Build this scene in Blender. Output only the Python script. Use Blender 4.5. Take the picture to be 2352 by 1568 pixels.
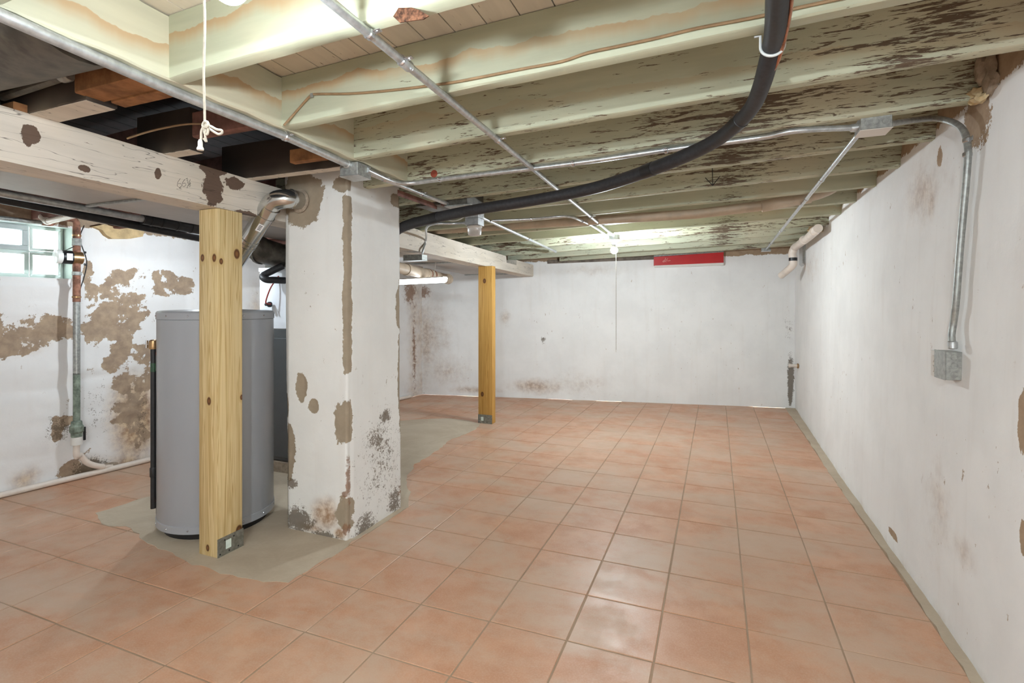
import bpy, bmesh, math, random
import numpy as np
from mathutils import Vector, Matrix
random.seed(7)
PI = math.pi
for o in list(bpy.data.objects): bpy.data.objects.remove(o, do_unlink=True)
sc = bpy.context.scene
C = sc.collection

# ------------------------------------------------------------------ camera
CX, HY, F = 1176., 703., 1175.            # principal column, horizon row, focal length in pixels of the 2352x1568 frame
EYE = 1.3                                  # camera height (m)
TH = math.atan2(1645 - CX, F)              # the camera looks this far to the left of the +Y (depth) axis
ct, st = math.cos(TH), math.sin(TH)
cam = bpy.data.cameras.new('camera'); camo = bpy.data.objects.new('camera', cam); C.objects.link(camo)
cam.sensor_width = 36; cam.lens = 36 * F / 2352; cam.shift_y = -(784 - HY) / 2352; cam.clip_start = .02
camo.location = (0, 0, EYE); camo.rotation_euler = (PI / 2, 0, TH)
sc.camera = camo

# ------------------------------------------------------------------ world, exposure
w = bpy.data.worlds.new('daylight'); sc.world = w; w.use_nodes = True
wn = w.node_tree.nodes; bg = wn['Background']
bg.inputs[0].default_value = (.93, .98, 1.0, 1); bg.inputs[1].default_value = 5.0      # overcast daylight outside the window
BULB_COLOR = (.83, .93, 1.0, 1)
BULB_NEAR, BULB_FAR, BULB_LEFT, FILL_REAR = 370., 1080., 440., 1850.  # the rear value drives a fill light added behind the camera
TUBE_STRENGTH = 7.
sc.view_settings.view_transform = 'Standard'; sc.view_settings.look = 'None'
sc.view_settings.gamma = 1; sc.view_settings.use_curve_mapping = False
sc.view_settings.exposure = 1.10

# ------------------------------------------------------------------ measuring: points of the place read off the photograph
def ray(x, y):
    a = (x - CX) / F; b = (HY - y) / F
    return Vector((-st + a * ct, ct + a * st, b))
EV = Vector((0, 0, EYE))
def at_x(x, y, X): r = ray(x, y); return EV + r * (X / r.x)
def at_y(x, y, Y): r = ray(x, y); return EV + r * (Y / r.y)
def at_z(x, y, z): r = ray(x, y); return EV + r * ((z - EYE) / r.z)
def at_d(x, y, d): return EV + ray(x, y) * d
def zj(X, Y): return 2.075 + .031 * (X - .9) - .015 * (Y - 2.4)      # underside of the joists: the old floor sags to the girder
def at_j(x, y, dz=0.):
    z = 2.03
    for _ in range(20):
        p = at_z(x, y, z); z = zj(p.x, p.y) + dz
    return p
# left wall: X = LW0 + LW1*Y ; back wall: Y = BW0 + BW1*X
LW1 = (-4.03 + 4.54) / (6.53 - 1.95); LW0 = -4.54 - LW1 * 1.95
BW1 = (7.40 - 6.53) / (.93 + 4.03); BW0 = 6.53 + 4.03 * BW1
def at_lw(x, y, off=0.):
    r = ray(x, y); t = (LW0 + off) / (r.x - LW1 * r.y); return EV + r * t
def at_bw(x, y, off=0.):
    r = ray(x, y); t = (BW0 - off) / (r.y - BW1 * r.x); return EV + r * t
def rw_x(Y, z):
    f = .858 + .0135 * (Y - 2.2); return f + (.935 - f) * min(max(z / 2.1, 0), 1.05)
def at_rw(x, y, off=0.):
    p = at_x(x, y, .9)
    for _ in range(8): p = at_x(x, y, rw_x(p.y, p.z) - off)
    return p

# ------------------------------------------------------------------ numpy noise
def _h(ix, iy, s):
    n = (ix.astype(np.int64) * 374761393 + iy.astype(np.int64) * 668265263 + s * 974634777) & 0x7fffffff
    n = ((n ^ (n >> 13)) * 1274126177) & 0x7fffffff
    return ((n ^ (n >> 16)) & 0xffff) / 65535.
def vnoise(u, v, s=0):
    iu, iv = np.floor(u), np.floor(v); fu, fv = u - iu, v - iv
    fu = fu * fu * (3 - 2 * fu); fv = fv * fv * (3 - 2 * fv)
    a = _h(iu, iv, s); b = _h(iu + 1, iv, s); c = _h(iu, iv + 1, s); d = _h(iu + 1, iv + 1, s)
    return (a * (1 - fu) + b * fu) * (1 - fv) + (c * (1 - fu) + d * fu) * fv
def fbm(u, v, sc_, s=0, o=4):
    r = 0; a = .5; f = sc_; t = 0
    for k in range(o): r = r + a * vnoise(u * f, v * f, s + k); t += a; a *= .5; f *= 2.03
    return r / t - .5

# ------------------------------------------------------------------ materials
def srgb(r, g, b):
    f = lambda c: c / 12.92 if c <= .04045 else ((c + .055) / 1.055) ** 2.4
    return (f(r / 255), f(g / 255), f(b / 255), 1)
class NT:
    def __init__(s, name):
        s.m = bpy.data.materials.new(name); s.m.use_nodes = True
        s.t = s.m.node_tree; s.n = s.t.nodes; s.b = s.n['Principled BSDF']
    def link(s, a, b): s.t.links.new(a, b)
    def put(s, inp, v):
        if hasattr(v, 'is_linked') or isinstance(v, bpy.types.NodeSocket): s.link(v, inp)
        else: inp.default_value = v
    def coord(s, kind='Object'):
        if kind == 'World': return s.n.new('ShaderNodeNewGeometry').outputs['Position']
        return s.n.new('ShaderNodeTexCoord').outputs[kind]
    def scale(s, v, xyz, off=(0, 0, 0)):
        n = s.n.new('ShaderNodeMapping'); s.link(v, n.inputs[0]); n.inputs['Scale'].default_value = xyz
        if hasattr(off, 'is_linked'): s.link(off, n.inputs['Location'])
        else: n.inputs['Location'].default_value = off
        return n.outputs[0]
    def noise(s, v, sc_, det=4, rough=.55, dist=0.):
        n = s.n.new('ShaderNodeTexNoise'); s.link(v, n.inputs['Vector']); n.inputs['Scale'].default_value = sc_
        n.inputs['Detail'].default_value = det; n.inputs['Roughness'].default_value = rough; n.inputs['Distortion'].default_value = dist
        return n.outputs[0]
    def ss(s, v, lo, hi):
        n = s.n.new('ShaderNodeMapRange'); n.interpolation_type = 'SMOOTHSTEP'
        s.put(n.inputs[0], v); n.inputs[1].default_value = lo; n.inputs[2].default_value = hi; return n.outputs[0]
    def math(s, op, a, b=0., clamp=False):
        n = s.n.new('ShaderNodeMath'); n.operation = op; n.use_clamp = clamp
        s.put(n.inputs[0], a); s.put(n.inputs[1], b); return n.outputs[0]
    def mix(s, f, a, b):
        n = s.n.new('ShaderNodeMix'); n.data_type = 'RGBA'
        s.put(n.inputs[0], f); s.put(n.inputs[6], a); s.put(n.inputs[7], b); return n.outputs[2]
    def attr(s, name, obj=False):
        n = s.n.new('ShaderNodeAttribute'); n.attribute_name = name
        n.attribute_type = 'OBJECT' if obj else 'GEOMETRY'; return n.outputs['Fac']
    def rand(s): return s.n.new('ShaderNodeObjectInfo').outputs['Random']
    def sep(s, v):
        n = s.n.new('ShaderNodeSeparateXYZ'); s.link(v, n.inputs[0]); return n.outputs
    def bump(s, h, strength=.3, dist=.005):
        n = s.n.new('ShaderNodeBump'); s.link(h, n.inputs['Height']); n.inputs['Strength'].default_value = strength
        n.inputs['Distance'].default_value = dist; s.link(n.outputs[0], s.b.inputs['Normal'])
    def done(s, col, rough=.6, metal=0., spec=.5):
        s.put(s.b.inputs['Base Color'], col); s.put(s.b.inputs['Roughness'], rough)
        s.put(s.b.inputs['Metallic'], metal); s.put(s.b.inputs['Specular IOR Level'], spec); return s.m
    def spots(s, v, lst, amp=.95, nscale=17.):
        """ragged patches of wear: (x,y,z, rx,ry,rz) ellipsoids in the coordinates of v"""
        nz = s.math('MULTIPLY', s.math('SUBTRACT', s.noise(v, nscale, 6, .65), .5), amp * 2)
        out = None
        for (x, y, z, rx, ry, rz) in lst:
            n = s.n.new('ShaderNodeMapping'); n.vector_type = 'POINT'; s.link(v, n.inputs[0])
            n.inputs['Scale'].default_value = (1 / rx, 1 / ry, 1 / rz); n.inputs['Location'].default_value = (-x / rx, -y / ry, -z / rz)
            l = s.n.new('ShaderNodeVectorMath'); l.operation = 'LENGTH'; s.link(n.outputs[0], l.inputs[0])
            q = s.math('SUBTRACT', 1., l.outputs['Value'])
            out = q if out is None else s.math('MAXIMUM', out, q)
        return s.ss(s.math('ADD', out, nz), -.02, .06)

def simple(name, rgb, rough=.5, metal=0., var=.12, nsc=30., spec=.5, bumps=0., rv=.18):
    t = NT(name); v = t.coord()
    n = t.noise(v, nsc, 5, .6)
    c = srgb(*rgb); d = tuple(max(0, x * (1 - 2 * var)) for x in c[:3]) + (1,)
    e = tuple(min(1, x * (1 + var)) for x in c[:3]) + (1,)
    col = t.mix(t.ss(n, .3, .7), d, e)
    if bumps: t.bump(n, bumps, .002)
    return t.done(col, t.math('ADD', t.math('MULTIPLY', n, rv), max(0, rough - rv / 2)), metal, spec)

M = {}
M['galv'] = simple('galvanised_steel', (196, 199, 200), .34, .7, .10, 40)
M['galv_dull'] = simple('dull_galvanised_steel', (166, 168, 164), .45, .6, .14, 55)
M['shiny'] = simple('bright_sheet_metal', (205, 206, 204), .16, .95, .05, 12)
M['chrome'] = simple('zinc_strap', (205, 208, 212), .22, .95, .05, 30)
M['dark_duct'] = simple('sooty_duct_metal', (104, 100, 92), .5, .55, .25, 14)
M['black_pipe'] = simple('black_iron', (44, 44, 45), .45, .3, .1, 40)
M['rubber'] = simple('black_foam_insulation', (44, 44, 47), .5, 0, .2, 60, .5, .1)
M['white_plastic'] = simple('white_plastic', (228, 226, 220), .4, 0, .04, 8)
M['porcelain'] = simple('white_porcelain', (236, 236, 232), .2, 0, .02, 8)
M['pvc_beige'] = simple('painted_beige_pipe', (190, 172, 150), .5, 0, .07, 9)
M['pvc_white'] = simple('white_pvc', (226, 214, 202), .38, 0, .05, 9)
M['copper'] = simple('copper', (190, 134, 106), .3, .85, .15, 30)
M['cable_tan'] = simple('tan_cable', (150, 122, 90), .5, 0, .1, 30)
M['cord'] = simple('cotton_cord', (186, 178, 164), .9, 0, .08, 90, .2)
M['wire_black'] = simple('black_wire', (38, 36, 36), .5, 0, .1, 30)
M['wire_red'] = simple('red_tube', (160, 52, 40), .45, 0, .1, 30)
M['wire_white'] = simple('white_wire', (205, 200, 190), .5, 0, .05, 30)
M['wire_yellow'] = simple('yellow_wire', (206, 160, 60), .5, 0, .05, 30)
M['brass'] = simple('brass', (172, 138, 98), .35, .85, .12, 40)
M['red_paint'] = simple('red_paint', (190, 36, 38), .42, 0, .04, 6)
M['white_paint'] = simple('white_paint', (222, 217, 210), .5, 0, .03, 8)
M['scratch'] = simple('pale_scratch', (236, 190, 180), .6, 0, .02, 8)
M['pencil'] = simple('pencil_mark', (96, 88, 82), .8, 0, .05, 30)
M['sticker'] = simple('white_sticker', (214, 226, 216), .5, 0, .04, 60)
M['sticker_ink'] = simple('sticker_ink', (120, 176, 150), .5, 0, .1, 60)
M['ink'] = simple('black_ink', (46, 44, 44), .6, 0, .1, 60)
M['torn'] = simple('torn_reddish_wood', (96, 64, 46), .85, 0, .45, 60, .2, .5)
M['foam'] = simple('spray_foam', (204, 182, 142), .8, 0, .12, 25, .3, .4)
M['stone'] = simple('tan_stone', (196, 170, 128), .9, 0, .14, 14, .2, .5)
M['mortar'] = simple('grey_mortar', (160, 144, 126), .9, 0, .16, 30, .2, .4)
M['lumber_old'] = simple('rough_orange_board', (152, 108, 72), .8, 0, .18, 18, .2, .2)
M['dark_wood'] = simple('sooty_dark_wood', (36, 27, 25), .85, 0, .3, 14, .15)
M['brown_wood'] = simple('bare_reddish_joist', (128, 92, 82), .8, 0, .22, 10, .2)
M['heater_grey'] = simple('grey_enamel', (158, 160, 164), .3, 0, .006, 2, .5, 0, .02)
M['black_plastic'] = simple('black_plastic', (26, 26, 28), .4, 0, .05, 20)
M['furnace_white'] = simple('white_enamel_cabinet', (226, 230, 236), .35, 0, .02, 5)
M['furnace_grey'] = simple('dark_grey_enamel', (76, 80, 82), .4, 0, .05, 6)
M['label_white'] = simple('white_label', (226, 224, 220), .5, 0, .02, 30)
M['label_orange'] = simple('orange_label', (214, 110, 66), .5, 0, .02, 30)
M['rust'] = simple('rust', (146, 104, 86), .8, .1, .3, 24, .3, .3)
M['verdigris'] = simple('verdigris_copper', (136, 148, 134), .7, .2, .25, 26, .3, .2)
M['bracket'] = simple('galvanised_bracket', (150, 150, 142), .45, .7, .15, 60)
M['window_frame'] = simple('pale_green_window_frame', (206, 218, 212), .5, 0, .03, 10)
M['vent_frame'] = simple('grey_vent_frame', (178, 186, 186), .45, 0, .04, 10)
M['rust_dot'] = simple('red_paint_dot', (146, 66, 46), .6, 0, .1, 30)
M['clamp_white'] = simple('white_nylon', (206, 210, 208), .4, 0, .04, 20)
M['sill'] = simple('grey_sill_timber', (120, 110, 100), .85, 0, .2, 12, .2)

def glass_block_mat():
    t = NT('rippled_glass_block'); v = t.coord()
    n = t.noise(t.scale(v, (1, 1.6, 1)), 16, 3, .6, 2.5)
    tr = t.n.new('ShaderNodeBsdfTranslucent'); tr.inputs[0].default_value = (.93, .97, .96, 1)
    gl = t.n.new('ShaderNodeBsdfGlass'); gl.inputs['Roughness'].default_value = .35; gl.inputs['Color'].default_value = (.95, 1, .98, 1)
    b = t.n.new('ShaderNodeBump'); b.inputs['Strength'].default_value = .7; b.inputs['Distance'].default_value = .02; t.link(n, b.inputs['Height'])
    t.link(b.outputs[0], gl.inputs['Normal'])
    mx = t.n.new('ShaderNodeMixShader'); t.link(t.ss(n, .42, .62), mx.inputs[0])
    t.link(tr.outputs[0], mx.inputs[1]); t.link(gl.outputs[0], mx.inputs[2])
    t.link(mx.outputs[0], t.n['Material Output'].inputs['Surface']); return t.m
M['glass_block'] = glass_block_mat()
def frosted():
    t = NT('frosted_glass_jar'); t.b.inputs['Transmission Weight'].default_value = .55
    return t.done((.9, .88, .87, 1), .35, 0)
M['jar'] = frosted()
def emitter(name, power):
    t = NT(name); t.b.inputs['Emission Color'].default_value = BULB_COLOR
    t.b.inputs['Emission Strength'].default_value = power
    return t.done((1, 1, 1, 1), .4)
for n_, p_ in (('bulb_near', BULB_NEAR), ('bulb_far', BULB_FAR), ('bulb_left', BULB_LEFT), ('fill_rear', FILL_REAR)): M[n_] = emitter('lit_' + n_, p_)
def tube_em():
    t = NT('lit_tube'); t.b.inputs['Emission Color'].default_value = BULB_COLOR; t.b.inputs['Emission Strength'].default_value = TUBE_STRENGTH
    return t.done((1, 1, 1, 1), .4)
M['tube_light'] = tube_em()

def paint_wood(name, paint, under, axis='X', flake0=.0, crack=False, spots=None, shade=None):
    """old paint flaking off along the grain; amount and water stain come from the object's own properties"""
    t = NT(name); v = t.coord(); s = {'X': (1.7, 14., 17.), 'Y': (14., 1.7, 17.), 'Z': (14., 14., 1.7)}[axis]
    g = t.scale(v, s)
    wig = t.noise(v, 2.2, 2, .5)
    n1 = t.noise(g, 3.2, 6, .62, 1.2); n2 = t.noise(t.scale(v, tuple(x * 2.2 for x in s)), 5., 4, .6, .6)
    f = t.math('ADD', t.math('MULTIPLY', n1, .62), t.math('MULTIPLY', n2, .38))
    f = t.math('ADD', f, t.math('MULTIPLY', t.math('SUBTRACT', t.noise(v, 1.7, 2), .5), .35))
    thr = t.math('SUBTRACT', .80, t.math('MULTIPLY', t.attr('flake', True), .30))
    fl = t.ss(t.math('SUBTRACT', f, thr), -.004, .012)
    pc = srgb(*paint); p2 = tuple(x * .86 for x in pc[:3]) + (1,)
    base = t.mix(t.ss(t.noise(g, 1.1, 4), .3, .7), pc, p2)
    base = t.mix(t.math('MULTIPLY', t.ss(t.noise(v, 1.3, 3), .45, .75), .5), base, srgb(206, 190, 162))
    # water stain: a tan band whose upper tide line wanders
    z = t.sep(v)[2]; x = t.sep(v)[{'X': 0, 'Y': 1, 'Z': 2}[axis]]
    cb = t.n.new('ShaderNodeCombineXYZ'); t.link(x, cb.inputs[0])
    wl = t.noise(cb.outputs[0], 2.6, 5, .6)
    hgt = t.math('SUBTRACT', z, t.math('ADD', t.math('MULTIPLY', t.math('SUBTRACT', wl, .5), .17), .105))
    band = t.math('MULTIPLY', t.ss(hgt, -.055, -.004), t.math('SUBTRACT', 1., t.ss(hgt, -.002, .002)))
    band = t.math('MULTIPLY', t.math('MULTIPLY', band, t.attr('stain', True)), t.math('MULTIPLY', t.ss(t.noise(v, 1.1, 3), .30, .50), .78))
    base = t.mix(band, base, srgb(180, 146, 106))
    un = t.mix(n2, srgb(*under), tuple(c * 1.5 for c in srgb(*under)[:3]) + (1,))
    col = t.mix(fl, base, un)
    if spots: col = t.mix(t.spots(v, spots), col, un)
    if crack:
        wv = t.noise(t.scale(v, tuple(.22 * q for q in s)), 5.5, 3, .5, .3)
        ln = t.math('ABSOLUTE', t.math('SUBTRACT', wv, .5))
        col = t.mix(t.math('MULTIPLY', t.math('SUBTRACT', 1., t.ss(ln, .0, .007)), .75), col, srgb(64, 54, 46))
    h = t.math('SUBTRACT', t.math('MULTIPLY', n1, .35), fl)
    t.bump(h, .35, .003)
    return t.done(col, .62, 0, .3)
M['joist_paint'] = paint_wood('flaking_green_paint', (186, 188, 163), (92, 78, 64), 'X')
M['header_paint'] = paint_wood('flaking_green_paint_header', (196, 194, 170), (86, 66, 54), 'Y')
M['board_paint'] = paint_wood('flaking_cream_board', (216, 208, 192), (104, 86, 70), 'Y')

def lumber(name, c0, c1, c2, knots, zs=.24):
    t = NT(name); v = t.coord()
    g = t.noise(t.scale(v, (14, 14, zs)), 2.4, 4, .55, 1.0)
    g2 = t.noise(t.scale(v, (70, 70, 1.6)), 2., 3, .6)
    rings = t.math('FRACT', t.math('MULTIPLY', g, 7.))
    line = t.ss(t.math('ABSOLUTE', t.math('SUBTRACT', rings, .5)), .16, .5)
    col = t.mix(line, srgb(*c0), srgb(*c1))
    col = t.mix(t.math('MULTIPLY', g2, .35), col, srgb(*c2))
    for (x, y, z, r) in knots:
        n = t.n.new('ShaderNodeMapping'); t.link(v, n.inputs[0]); r = r * 1.35; n.inputs['Scale'].default_value = (1 / r, 1 / r, .66 / r)
        n.inputs['Location'].default_value = (-x / r, -y / r, -z * .66 / r)
        l = t.n.new('ShaderNodeVectorMath'); l.operation = 'LENGTH'; t.link(n.outputs[0], l.inputs[0])
        d = l.outputs['Value']
        col = t.mix(t.math('SUBTRACT', 1., t.ss(d, .9, 2.4)), col, srgb(*c2))
        col = t.mix(t.math('SUBTRACT', 1., t.ss(d, .7, 1.05)), col, srgb(98, 62, 34))
        col = t.mix(t.math('SUBTRACT', 1., t.ss(d, .2, .6)), col, srgb(132, 90, 52))
    t.bump(line, .08, .001)
    return t.done(col, .6, 0, .3)

def plaster_mat(name, white, bare, bare2, tint=(214, 196, 176)):
    t = NT(name); v = t.coord('World')
    n = t.noise(v, 2.2, 5, .6); nf = t.noise(v, 22, 6, .7); nx = t.noise(v, 95, 5, .75)
    wc = srgb(*white)
    col = t.mix(t.ss(n, .35, .7), wc, tuple(x * .93 for x in wc[:3]) + (1,))
    stk = t.ss(t.noise(t.scale(v, (5, 5, .5)), 2.2, 4, .6), .5, .75)
    col = t.mix(t.math('MULTIPLY', stk, .10), col, srgb(204, 190, 176))
    fine = t.math('ADD', t.math('MULTIPLY', t.math('SUBTRACT', nf, .5), .75), t.math('MULTIPLY', t.math('SUBTRACT', nx, .5), .35))
    # ochre damp staining
    sm = t.ss(t.math('ADD', t.attr('stain'), t.math('MULTIPLY', t.math('SUBTRACT', t.noise(v, 7, 6, .65), .5), .7)), .0, .9)
    col = t.mix(t.math('MULTIPLY', sm, .9), col, t.mix(t.ss(nf, .35, .65), srgb(*tint), srgb(150, 112, 76)))
    # small scattered chips
    ch = t.ss(t.noise(t.scale(v, (1, 1, .6)), 24, 4, .7), .665, .69)
    chips = t.math('MULTIPLY', ch, t.ss(t.noise(v, 1.6, 2), .44, .62))
    bc = t.mix(t.ss(t.noise(v, 16, 5, .65), .3, .7), srgb(*bare), srgb(*bare2))
    b = t.ss(t.math('ADD', t.attr('bare'), fine), -.015, .02)
    ball = t.math('MAXIMUM', b, t.math('MULTIPLY', chips, .8))
    col = t.mix(ball, col, bc)
    # mould and dark speckle
    mo = t.ss(t.math('ADD', t.math('ADD', t.attr('mold'), -1.), t.math('ADD', t.math('MULTIPLY', nx, .95), t.math('MULTIPLY', nf, .75))), -.02, .10)
    col = t.mix(t.math('MULTIPLY', mo, .85), col, t.mix(nf, srgb(70, 58, 46), srgb(120, 104, 84)))
    ru = t.ss(t.math('ADD', t.attr('rust'), t.math('MULTIPLY', fine, 1.4)), .0, .25)
    col = t.mix(t.math('MULTIPLY', ru, .85), col, t.mix(nx, srgb(104, 78, 60), srgb(164, 124, 96)))
    h = t.math('ADD', t.math('MULTIPLY', nf, .5), t.math('SUBTRACT', t.math('MULTIPLY', n, 2.0), t.math('MULTIPLY', b, .8)))
    t.bump(h, .35, .006)
    return t.done(col, .82, 0, .25)
M['plaster'] = plaster_mat('whitewashed_plaster', (240, 239, 237), (160, 136, 112), (176, 152, 126))
M['plaster_left'] = plaster_mat('whitewashed_rubble_wall', (232, 230, 228), (150, 130, 112), (176, 154, 130), (208, 182, 146))
M['plaster_chimney'] = plaster_mat('whitewashed_chimney', (228, 227, 223), (150, 136, 117), (160, 145, 125))

def tile_mat():
    t = NT('terracotta_tile'); v = t.coord('World'); r = t.rand()
    off = t.n.new('ShaderNodeCombineXYZ'); t.link(t.math('MULTIPLY', r, 40), off.inputs[2])
    va = t.n.new('ShaderNodeVectorMath'); va.operation = 'ADD'; t.link(v, va.inputs[0]); t.link(off.outputs[0], va.inputs[1]); vv = va.outputs[0]
    n = t.noise(vv, 6, 6, .62); nf = t.noise(v, 150, 3, .6)
    a = t.mix(r, srgb(194, 146, 115), srgb(204, 156, 124))
    col = t.mix(t.ss(n, .3, .72), a, srgb(186, 134, 101))
    col = t.mix(t.math('MULTIPLY', t.ss(nf, .4, .7), .35), col, srgb(206, 170, 146))
    # grey-white cement haze left on the faces
    hz = t.ss(t.math('ADD', t.noise(t.scale(v, (1, 1.7, 1)), 1.5, 7, .6, .4), t.math('MULTIPLY', t.noise(v, 14, 5, .7), .25)), .48, .80)
    col = t.mix(t.math('MULTIPLY', hz, .75), col, srgb(194, 170, 148))
    sp = t.ss(t.noise(v, 60, 2, .5), .80, .82)
    col = t.mix(t.math('MULTIPLY', sp, .5), col, srgb(222, 212, 200))
    t.bump(t.math('ADD', t.math('MULTIPLY', n, .6), t.math('MULTIPLY', nf, .15)), .18, .004)
    return t.done(col, t.math('ADD', t.math('MULTIPLY', t.ss(n, .3, .7), .16), .36), 0, .42)
M['tile'] = tile_mat()
def cement(name, a, b, rough=.75):
    t = NT(name); v = t.coord('World'); n = t.noise(v, 3, 7, .65, .6); nf = t.noise(v, 60, 4, .6)
    col = t.mix(t.ss(n, .3, .7), srgb(*a), srgb(*b)); col = t.mix(t.math('MULTIPLY', nf, .25), col, srgb(148, 128, 106))
    t.bump(t.math('ADD', n, t.math('MULTIPLY', nf, .2)), .15, .004); return t.done(col, rough, 0, .3)
M['grout'] = cement('grout', (158, 132, 108), (176, 152, 128))
M['cement'] = cement('cement_patch', (184, 168, 147), (200, 186, 165))

# ------------------------------------------------------------------ mesh building
class MB:
    def __init__(s): s.bm = bmesh.new()
    def box(s, a, b, bev=0., rot=0., seg=1):
        a, b = Vector(a), Vector(b); c = (a + b) / 2; d = b - a
        r = bmesh.ops.create_cube(s.bm, size=1.)
        vs = r['verts']
        for v in vs: v.co = Vector((v.co.x * d.x, v.co.y * d.y, v.co.z * d.z))
        if bev: 
            es = list({e for v in vs for e in v.link_edges})
            q = bmesh.ops.bevel(s.bm, geom=es, offset=bev, segments=seg, affect='EDGES', profile=.5)
            vs = list({v for f in q['faces'] for v in f.verts} | {v for v in vs if v.is_valid})
        R = Matrix.Rotation(rot, 3, 'Z')
        for v in vs: v.co = R @ v.co + c
        return s
    def obox(s, c, ax, ay, az, bev=0.):
        """box with centre c and full edge vectors ax, ay, az"""
        r = bmesh.ops.create_cube(s.bm, size=1.); vs = r['verts']; l = (Vector(ax).length, Vector(ay).length, Vector(az).length)
        for v in vs: v.co = Vector((v.co.x * l[0], v.co.y * l[1], v.co.z * l[2]))
        if bev:
            q = bmesh.ops.bevel(s.bm, geom=list({e for v in vs for e in v.link_edges}), offset=bev, segments=1, affect='EDGES', profile=.5)
            vs = list({v for f in q['faces'] for v in f.verts} | {v for v in vs if v.is_valid})
        X, Y, Z = Vector(ax).normalized(), Vector(ay).normalized(), Vector(az).normalized()
        for v in vs: v.co = Vector(c) + X * v.co.x + Y * v.co.y + Z * v.co.z
        return s
    def tube(s, pts, r, seg=10, cap=True):
        pts = [Vector(p) for p in pts]; n = len(pts)
        rs = r if isinstance(r, (list, tuple)) else [r] * n
        rings = []; prev = None
        for i, p in enumerate(pts):
            d = (pts[min(i + 1, n - 1)] - pts[max(i - 1, 0)]).normalized()
            if prev is None:
                u = d.cross(Vector((0, 0, 1)))
                if u.length < .05: u = d.cross(Vector((0, 1, 0)))
            else: u = prev - d * prev.dot(d)
            u.normalize(); prev = u; w_ = d.cross(u)
            rings.append([s.bm.verts.new(p + (u * math.cos(2 * PI * k / seg) + w_ * math.sin(2 * PI * k / seg)) * rs[i]) for k in range(seg)])
        for a, b in zip(rings, rings[1:]):
            for k in range(seg): s.bm.faces.new((a[k], a[(k + 1) % seg], b[(k + 1) % seg], b[k]))
        if cap:
            s.bm.faces.new(rings[0][::-1]); s.bm.faces.new(rings[-1])
        return s
    def lathe(s, prof, base, axis=(0, 0, 1), seg=24):
        """profile of (radius, height) turned about axis through base"""
        A = Vector(axis).normalized(); u = A.orthogonal().normalized(); w_ = A.cross(u); B = Vector(base); rings = []
        for r, h in prof:
            r = max(r, 1e-5)
            rings.append([s.bm.verts.new(B + A * h + (u * math.cos(2 * PI * k / seg) + w_ * math.sin(2 * PI * k / seg)) * r) for k in range(seg)])
        for a, b in zip(rings, rings[1:]):
            for k in range(seg): s.bm.faces.new((a[k], a[(k + 1) % seg], b[(k + 1) % seg], b[k]))
        s.bm.faces.new(rings[0][::-1]); s.bm.faces.new(rings[-1]); return s
    def prism(s, poly, ext):
        """flat polygon (list of points) pushed along vector ext"""
        e = Vector(ext); a = [s.bm.verts.new(Vector(p)) for p in poly]; b = [s.bm.verts.new(Vector(p) + e) for p in poly]; n = len(a)
        s.bm.faces.new(a[::-1]); s.bm.faces.new(b)
        for k in range(n): s.bm.faces.new((a[k], a[(k + 1) % n], b[(k + 1) % n], b[k]))
        return s
    def blob(s, c, r, sub=2, amp=.25, seed=0):
        q = bmesh.ops.create_icosphere(s.bm, subdivisions=sub, radius=1.); rr = Vector(r) if not isinstance(r, (int, float)) else Vector((r, r, r))
        rnd = random.Random(seed)
        ph = [rnd.uniform(0, 6) for _ in range(6)]
        for v in q['verts']:
            k = 1 + amp * (math.sin(v.co.x * 4 + ph[0]) * math.sin(v.co.y * 5 + ph[1]) + .5 * math.sin(v.co.z * 7 + ph[2]) * math.sin(v.co.x * 8 + ph[3]))
            v.co = Vector((v.co.x * rr.x, v.co.y * rr.y, v.co.z * rr.z)) * k + Vector(c)
        return s
    def build(s, name, mat, parent=None, smooth=True, base=None):
        bmesh.ops.recalc_face_normals(s.bm, faces=s.bm.faces[:])
        co = [v.co for v in s.bm.verts]
        if parent is not None: org = world_loc(parent)
        elif base is not None: org = Vector(base)
        else:
            xs = [c.x for c in co]; ys = [c.y for c in co]; zs = [c.z for c in co]
            org = Vector(((min(xs) + max(xs)) / 2, (min(ys) + max(ys)) / 2, min(zs)))
        for v in s.bm.verts: v.co = v.co - org
        me = bpy.data.meshes.new(name); s.bm.to_mesh(me); s.bm.free()
        me.materials.append(M[mat] if isinstance(mat, str) else mat)
        if smooth:
            me.shade_smooth()
            try: me.set_sharp_from_angle(angle=math.radians(35))
            except Exception: pass
        o = bpy.data.objects.new(name, me); C.objects.link(o)
        if parent is not None: o.parent = parent
        else: o.location = org
        return o
def world_loc(o):
    p = Vector(o.location)
    while o.parent: o = o.parent; p += Vector(o.location)
    return p
def tag(o, label=None, cat=None, group=None, kind=None):
    if label: o['label'] = label
    if cat: o['category'] = cat
    if group: o['group'] = group
    if kind: o['kind'] = kind
    return o
def empty(name, loc, label, cat, group=None):
    o = bpy.data.objects.new(name, None); o.empty_display_size = .05; C.objects.link(o); o.location = loc
    return tag(o, label, cat, group)
def struct(o): o['kind'] = 'structure'; return o
def smooth_path(pts, n=6, radii=None):
    """Catmull-Rom through the points"""
    P = [Vector(p) for p in pts]; out = []; ro = []
    for i in range(len(P) - 1):
        p0, p1, p2, p3 = P[max(i - 1, 0)], P[i], P[i + 1], P[min(i + 2, len(P) - 1)]
        for k in range(n):
            t = k / n
            out.append(.5 * ((2 * p1) + (-p0 + p2) * t + (2 * p0 - 5 * p1 + 4 * p2 - p3) * t * t + (-p0 + 3 * p1 - 3 * p2 + p3) * t ** 3))
            if radii: ro.append(radii[i] * (1 - t) + radii[i + 1] * t)
    out.append(P[-1])
    if radii: ro.append(radii[-1]); return out, ro
    return out
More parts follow.
